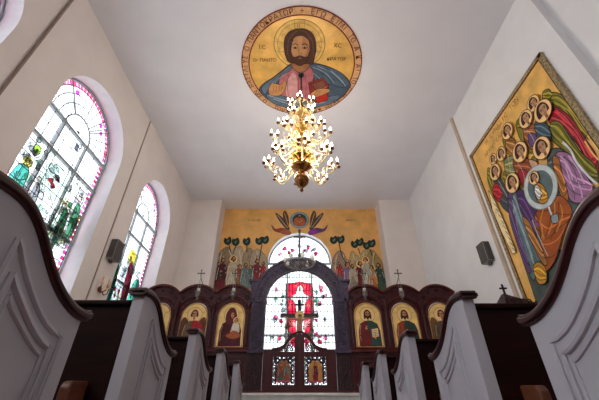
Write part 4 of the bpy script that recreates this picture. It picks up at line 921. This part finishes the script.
# ------------------------------------------------------------------ chandelier
def chandelier():
    cx, cy, zt = .035, 4.28, H
    root = tag(empty('brass_chandelier', (cx, cy, zt)), 'large tiered brass chandelier of lit candles hanging from the painted ceiling', 'chandelier')
    bm = bmesh.new(); lathe(bm, [(.06, -.04), (.06, -.015)], (0, 0, 0), 12); tube(bm, [(0, 0, -.03), (0, 0, -.95)], .016, 8); finish('hanging_rod', bm, IRON, root)
    bm = bmesh.new()
    lathe(bm, [(.0, -3.06), (.03, -3.03), (.02, -2.98), (.05, -2.95), (.11, -2.88), (.13, -2.8), (.11, -2.72), (.06, -2.68), (.07, -2.64), (.17, -2.58), (.18, -2.54), (.08, -2.5), (.07, -2.42)], (0, 0, 0), 24)
    finish('urn', bm, BRASSD, root, True)
    bm = bmesh.new()
    lathe(bm, [(.07, -2.42), (.2, -2.38), (.22, -2.34), (.1, -2.28), (.06, -2.15), (.09, -2.05), (.15, -1.98), (.15, -1.9), (.08, -1.84), (.05, -1.7), (.1, -1.62), (.12, -1.55), (.06, -1.48), (.04, -1.3), (.08, -1.22), (.09, -1.14), (.03, -1.05), (.05, -.97), (.0, -.94)], (0, 0, 0), 24)
    finish('stem', bm, BRASS, root, True)
    def arm_set(n, ph, R, z_in, z_out, sag, cups, cr, rad):
        # one arm with its cups, then copies
        bm = bmesh.new()
        p = smooth_open([(.07, 0, z_in), (R * .35, 0, z_in - sag * .6), (R * .7, 0, z_out - sag), (R * .95, 0, z_out - sag * .55), (R, 0, z_out)])
        tube(bm, p, rad, 6)
        torus(bm, (R * .45, 0, z_in - sag * .2), .05, .009, 1, 12, 5); torus(bm, (R * .72, 0, z_out - sag * .3), .04, .008, 1, 12, 5)
        lathe(bm, [(.0, -.05), (.022, -.02), (.03, 0), (.012, .03)], (R, 0, z_out), 8)
        pos = []
        for k in range(cups):
            a = 2 * PI * k / max(1, cups) + .3
            q = (R + (cr * math.cos(a) if cups > 1 else 0), cr * math.sin(a) if cups > 1 else 0, z_out + (.03 if cups > 1 else .05)); pos.append(q)
            if cups > 1: tube(bm, [(R, 0, z_out), ((R + q[0]) / 2, q[1] / 2, z_out - .03), q], rad * .6, 5)
        me_o = finish('arm', bm, BRASS if cr > .09 else BRASSL, root, True)
        bmc = bmesh.new(); lathe(bmc, [(.006, -.02), (.03, -.008), (.036, .012), (.03, .02), (.01, .02)], (0, 0, 0), 10); cup = finish('drip_cup', bmc, CUPM if cups > 1 else BRASSL, me_o, True)
        bmb = bmesh.new(); lathe(bmb, [(.01, .018), (.01, .06)], (0, 0, 0), 8, 0); lathe(bmb, [(.006, .055), (.016, .075), (.013, .105), (.002, .14)], (0, 0, 0), 8, 1)
        can = finish('candle', bmb, [mat('candle_sleeve', 'efe6d2', .5), BULB], me_o, True)
        for i in range(n):
            o = me_o if i == 0 else me_o.copy()
            if i: C.objects.link(o)
            o.rotation_euler = (0, 0, ph + 2 * PI * i / n)
            for j, q in enumerate(pos):
                for src in (cup, can):
                    c = src if (i == 0 and j == 0) else src.copy()
                    if not (i == 0 and j == 0): C.objects.link(c)
                    c.parent = o; c.location = q
    arm_set(8, -PI / 2 + .04, .56, -2.45, -2.53, .16, 5, .085, .013)
    arm_set(8, .3, .5, -2.0, -2.0, .14, 3, .065, .012)
    arm_set(6, 0, .38, -1.6, -1.52, .13, 3, .06, .011)
    arm_set(6, .4, .24, -1.15, -1.06, .09, 3, .045, .010)
    ld = bpy.data.lights.new('candle_light', 'POINT'); ld.energy = 62; ld.shadow_soft_size = .45; ld.color = (1.0, .96, .92)
    lo = bpy.data.objects.new('candle_light', ld); C.objects.link(lo); lo.parent = root; lo.location = (0, .1, -2.45)
    # crystal and gilt drops
    bm = bmesh.new()
    for R, z, n in ((.22, -2.3, 16), (.2, -1.9, 14), (.14, -1.5, 10), (.1, -1.15, 8), (.33, -1.78, 18), (.26, -1.38, 14), (.15, -.96, 10), (.38, -2.2, 18)):
        torus(bm, (0, 0, z), R, .007, 2, 24, 4)
        for k in range(n): a = 2 * PI * k / n; lathe(bm, [(0, -.07), (.014, -.045), (.005, -.01), (0, 0)], (R * math.cos(a), R * math.sin(a), z), 6)
        for k in range(4): a = k * PI / 2 + z; tube(bm, [(0.04 * math.cos(a), .04 * math.sin(a), z + .04), (R * math.cos(a), R * math.sin(a), z)], .007, 4)
    finish('gilt_drops', bm, BRASSL, root)
chandelier()

# ------------------------------------------------------------------ pews
PROF = [(-.025, .475), (.0, .478), (.06, .482), (.11, .476), (.155, .458), (.20, .428), (.245, .39), (.29, .355), (.34, .323), (.40, .296), (.46, .28), (.51, .278), (.535, .285)]
def make_pew(side):
    """side -1 left, +1 right. local origin: aisle face of the end panel on the floor, at its back edge"""
    root = empty('church_pew')
    F = -FLOOR; s = side
    length = 2.55
    def X(a, b): return tuple(sorted((s * a, s * b)))
    prof = smooth_open([(a, b + F) for a, b in PROF], 3)
    for at, nm in ((0, 'end_panel'), (length, 'end_panel')):
        x0, x1 = X(at, at + .055)
        bm = bmesh.new()
        low = [(min(max(a, 0), .505), b - .03) for a, b in prof]
        pts = [(0, 0), (0, low[0][1])] + [p for p in low if 0 < p[0] < .505] + [(.505, F + .245), (.505, .02), (.53, .02), (.53, 0)]
        prism(bm, pts, 0, x0, x1); ep = finish(nm, bm, PEWW, root, bevel=.003)
        bm = bmesh.new()
        x0, x1 = X(at - .016, at + .071)
        th = .036; bot = [(a, b - th) for a, b in prof]
        # rounded cap: wide core with a narrower crown
        prism(bm, prof + bot[::-1], 0, x0 + .008, x1 - .008)
        prism(bm, [(a, b - .009) for a, b in prof] + [(a, b - th + .008) for a, b in prof][::-1], 0, x0, x1)
        lathe_c = prof[-1]
        finish('end_cap', bm, PEWC, ep, bevel=.005)
        # moulded frame on the aisle side
        xa = s * at - s * .0
        M0 = [(.14, .365), (.165, .345), (.19, .318), (.225, .287), (.285, .242), (.355, .202), (.435, .178), (.435, -.38), (.14, -.38)]
        M1 = [(.172, .285), (.195, .262), (.232, .235), (.295, .192), (.36, .158), (.405, .145), (.405, -.35), (.172, -.35)]
        M2 = [(.192, .235), (.215, .212), (.25, .19), (.31, .155), (.36, .13), (.382, .125), (.382, -.33), (.192, -.33)]
        bm = bmesh.new()
        xm = s * at
        for M, r in ((M0, .009), (M1, .011), (M2, .007)):
            top = smooth_open([(a, b) for a, b in M[:-2]], 2) + M[-2:]
            # ridge with square-ish section along the closed outline
            q = [(xm, a, b + F) for a, b in top]; q.append(q[0]); tube(bm, q, r, 6)
        finish('panel_moulding', bm, PEWW if at == 0 else PEWW, ep, smooth=False)
        if at: break
    x0, x1 = X(.055, length)
    boxes('backrest', [(x0, x1, .015, .045, .1, F + .40)], PEWD, root)
    bk = boxes('top_rail', [(x0, x1, .0, .07, F + .40, F + .425)], PEWD, root, bevel=.008)
    boxes('seat', [(x0, x1, .05, .47, .42, .45), (x0, x1, .43, .46, .3, .42)], PEWD, root, bevel=.006)
    boxes('book_rack', [(x0 + .2, x1 - .2, -.09, -.08, .5, .58), (x0 + .2, x1 - .2, -.09, .015, .5, .51)], PEWD, root)
    bm = bmesh.new(); a0, b0 = X(.145, .185)
    prism(bm, [(.015, F - .2), (-.07, F - .2), (-.1, F - .1), (-.105, F + .07), (-.09, F + .09), (.015, F + .095)], 0, a0, b0); finish('rack_bracket', bm, RACK, root, bevel=.008)
    return root
def copy_tree(o, parent=None):
    c = o.copy(); C.objects.link(c); c.parent = parent
    for ch in o.children: copy_tree(ch, c)
    return c
desc = ['nearest the camera, cropped by the frame edge', 'second from the camera', 'third and middle of five', 'fourth from the camera', 'farthest, just before the steps']
for s, x, w in ((-1, -.722, 'left'), (1, .754, 'right')):
    proto = make_pew(s)
    for k in range(5):
        o = proto if k == 0 else copy_tree(proto)
        o.location = (x, .6 + .9 * k, FLOOR + (.0 if s < 0 else -.015))
        tag(o, 'white-ended dark pew %s of the aisle, %s' % (w, desc[k]), 'pew', 'pews on the %s of the aisle' % w)

# ------------------------------------------------------------------ things on the side walls
def speaker(x, y, z, s, label):
    root = tag(empty('wall_speaker', (x, y, z), 0), label, 'speaker', 'wall speakers')
    root.rotation_euler = (math.radians(-6) * 0, 0, 0)
    a, b = sorted((0, -s * .13)); f0, f1 = sorted((-s * .13, -s * .14))
    boxes('case', [(a, b, -.13, .13, -.2, .2)], SPKL, root, bevel=.01)
    boxes('grille', [(f0, f1, -.12, .12, -.19, .19), (min(a, b) + .005, max(a, b) - .005, -.136, -.13, -.185, .185)], SPKD, root)
    bm = bmesh.new(); tube(bm, [(s * .03, .0, -.12), (-s * .02, 0, -.24), (-s * .06, 0, -.25), (-s * .06, 0, -.2)], .012, 6); finish('bracket', bm, IRON, root)
speaker(XL + .035, 5.82, 2.6, -1, 'small dark speaker on the left wall between the two windows')
speaker(XR - .04, 5.88, 2.58, 1, 'small dark speaker on the right wall beyond the big gold painting')

def sconce():
    x, y, z = XL + .03, 5.83, 1.84
    root = tag(empty('candle_sconce', (x, y, z)), 'brass three-armed candle sconce on left wall below the speaker', 'sconce')
    bm = bmesh.new(); prism(bm, arc(0, 0, .05, 0, 360, 16)[:-1], 0, 0, .02); tube(bm, [(.02, 0, -.02), (.08, 0, -.05), (.13, 0, -.02), (.14, 0, .06)], .011, 6)
    for d in (-1, 1): tube(bm, [(.06, 0, -.04), (.08, d * .06, -.09), (.1, d * .13, -.05), (.1, d * .13, .04)], .01, 6)
    finish('arms', bm, BRASSD, root)
    for d, xx in ((-1, .1), (0, .14), (1, .1)):
        bm = bmesh.new(); lathe(bm, [(.01, 0), (.03, .015), (.025, .03), (.014, .03), (.013, .12), (.004, .15)], (xx, d * .13, .05), 8); finish('candle', bm, mat('sconce_candle', 'c9a27a', .5), root)
sconce()

def throne():
    x, y = 3.32, 5.1
    root = tag(empty('canopied_throne', (x, y, FLOOR)), 'carved dark mahogany canopy topped by a small cross, by the right wall', 'throne')
    bm = bmesh.new(); z = 1.33 - FLOOR
    box(bm, -.2, .3, -.2, .2, z - .1, z)
    for (px_, py_) in ((-.17, -.17), (-.17, .17), (.27, -.17), (.27, .17)): tube(bm, [(px_, py_, .1), (px_, py_, z - .1)], .03, 8)
    finish('posts', bm, MAHOG, root)
    bm = bmesh.new(); box(bm, -.22, .32, -.22, .22, 0, .12); box(bm, -.14, .24, -.14, .14, .12, .5); finish('seat', bm, MAHOG, root)
    bm = bmesh.new()
    A4 = [bm.verts.new(p) for p in ((-.2, -.2, z), (.3, -.2, z), (.3, .2, z), (-.2, .2, z))]; B4 = [bm.verts.new(p) for p in ((-.08, -.04, z + .2), (.0, -.04, z + .17), (.0, .04, z + .17), (-.08, .04, z + .2))]
    for i in range(4): bm.faces.new((A4[i], A4[(i + 1) % 4], B4[(i + 1) % 4], B4[i]))
    bm.faces.new(B4); bm.faces.new(A4[::-1])
    for k in range(5): lathe(bm, [(0, -.02), (.02, 0), (0, .03)], (-.18 + .11 * k, -.2, z + .02), 6); torus(bm, (-.12 + .09 * k, -.17 + .02 * k, z + .06), .035, .012, 1, 8, 4)
    finish('canopy', bm, MAHOGD, root)
    bm = bmesh.new(); c = -.04; zz = z + .18
    box(bm, c - .012, c + .012, -.012, .012, zz, zz + .17); box(bm, c - .05, c + .05, -.012, .012, zz + .1, zz + .125)
    for a, b in ((c - .05, zz + .112), (c + .05, zz + .112), (c, zz + .17)): lathe(bm, [(0, -.018), (.018, 0), (0, .018)], (a, 0, b), 6)
    finish('cross', bm, MAHOGD, root)
throne()

# ------------------------------------------------------------------ light
w = bpy.data.worlds.new('sky'); S.world = w; w.use_nodes = True
bg = w.node_tree.nodes['Background']; bg.inputs['Color'].default_value = (.93, .96, 1.0, 1); bg.inputs['Strength'].default_value = 3.0
S.view_settings.view_transform = 'Standard'; S.view_settings.look = 'None'; S.view_settings.gamma = 1.0
S.view_settings.use_curve_mapping = False; S.view_settings.exposure = 1.8
S.cycles.max_bounces = 10; S.cycles.diffuse_bounces = 6; S.cycles.transparent_max_bounces = 32
S.cycles.use_denoising = True

# parts whose shapes are written in room coordinates keep their place under their thing's empty
for r in [o for o in C.objects if o.parent is None and o.name.split('.')[0] in ('icon_screen', 'painted_figures_mural', 'angel_gathering_painting', 'ceiling_painting', 'arched_icon', 'crucifix')]:
    for ch in r.children: ch.matrix_parent_inverse = Matrix.Translation(-r.location)
bpy.context.view_layer.update()
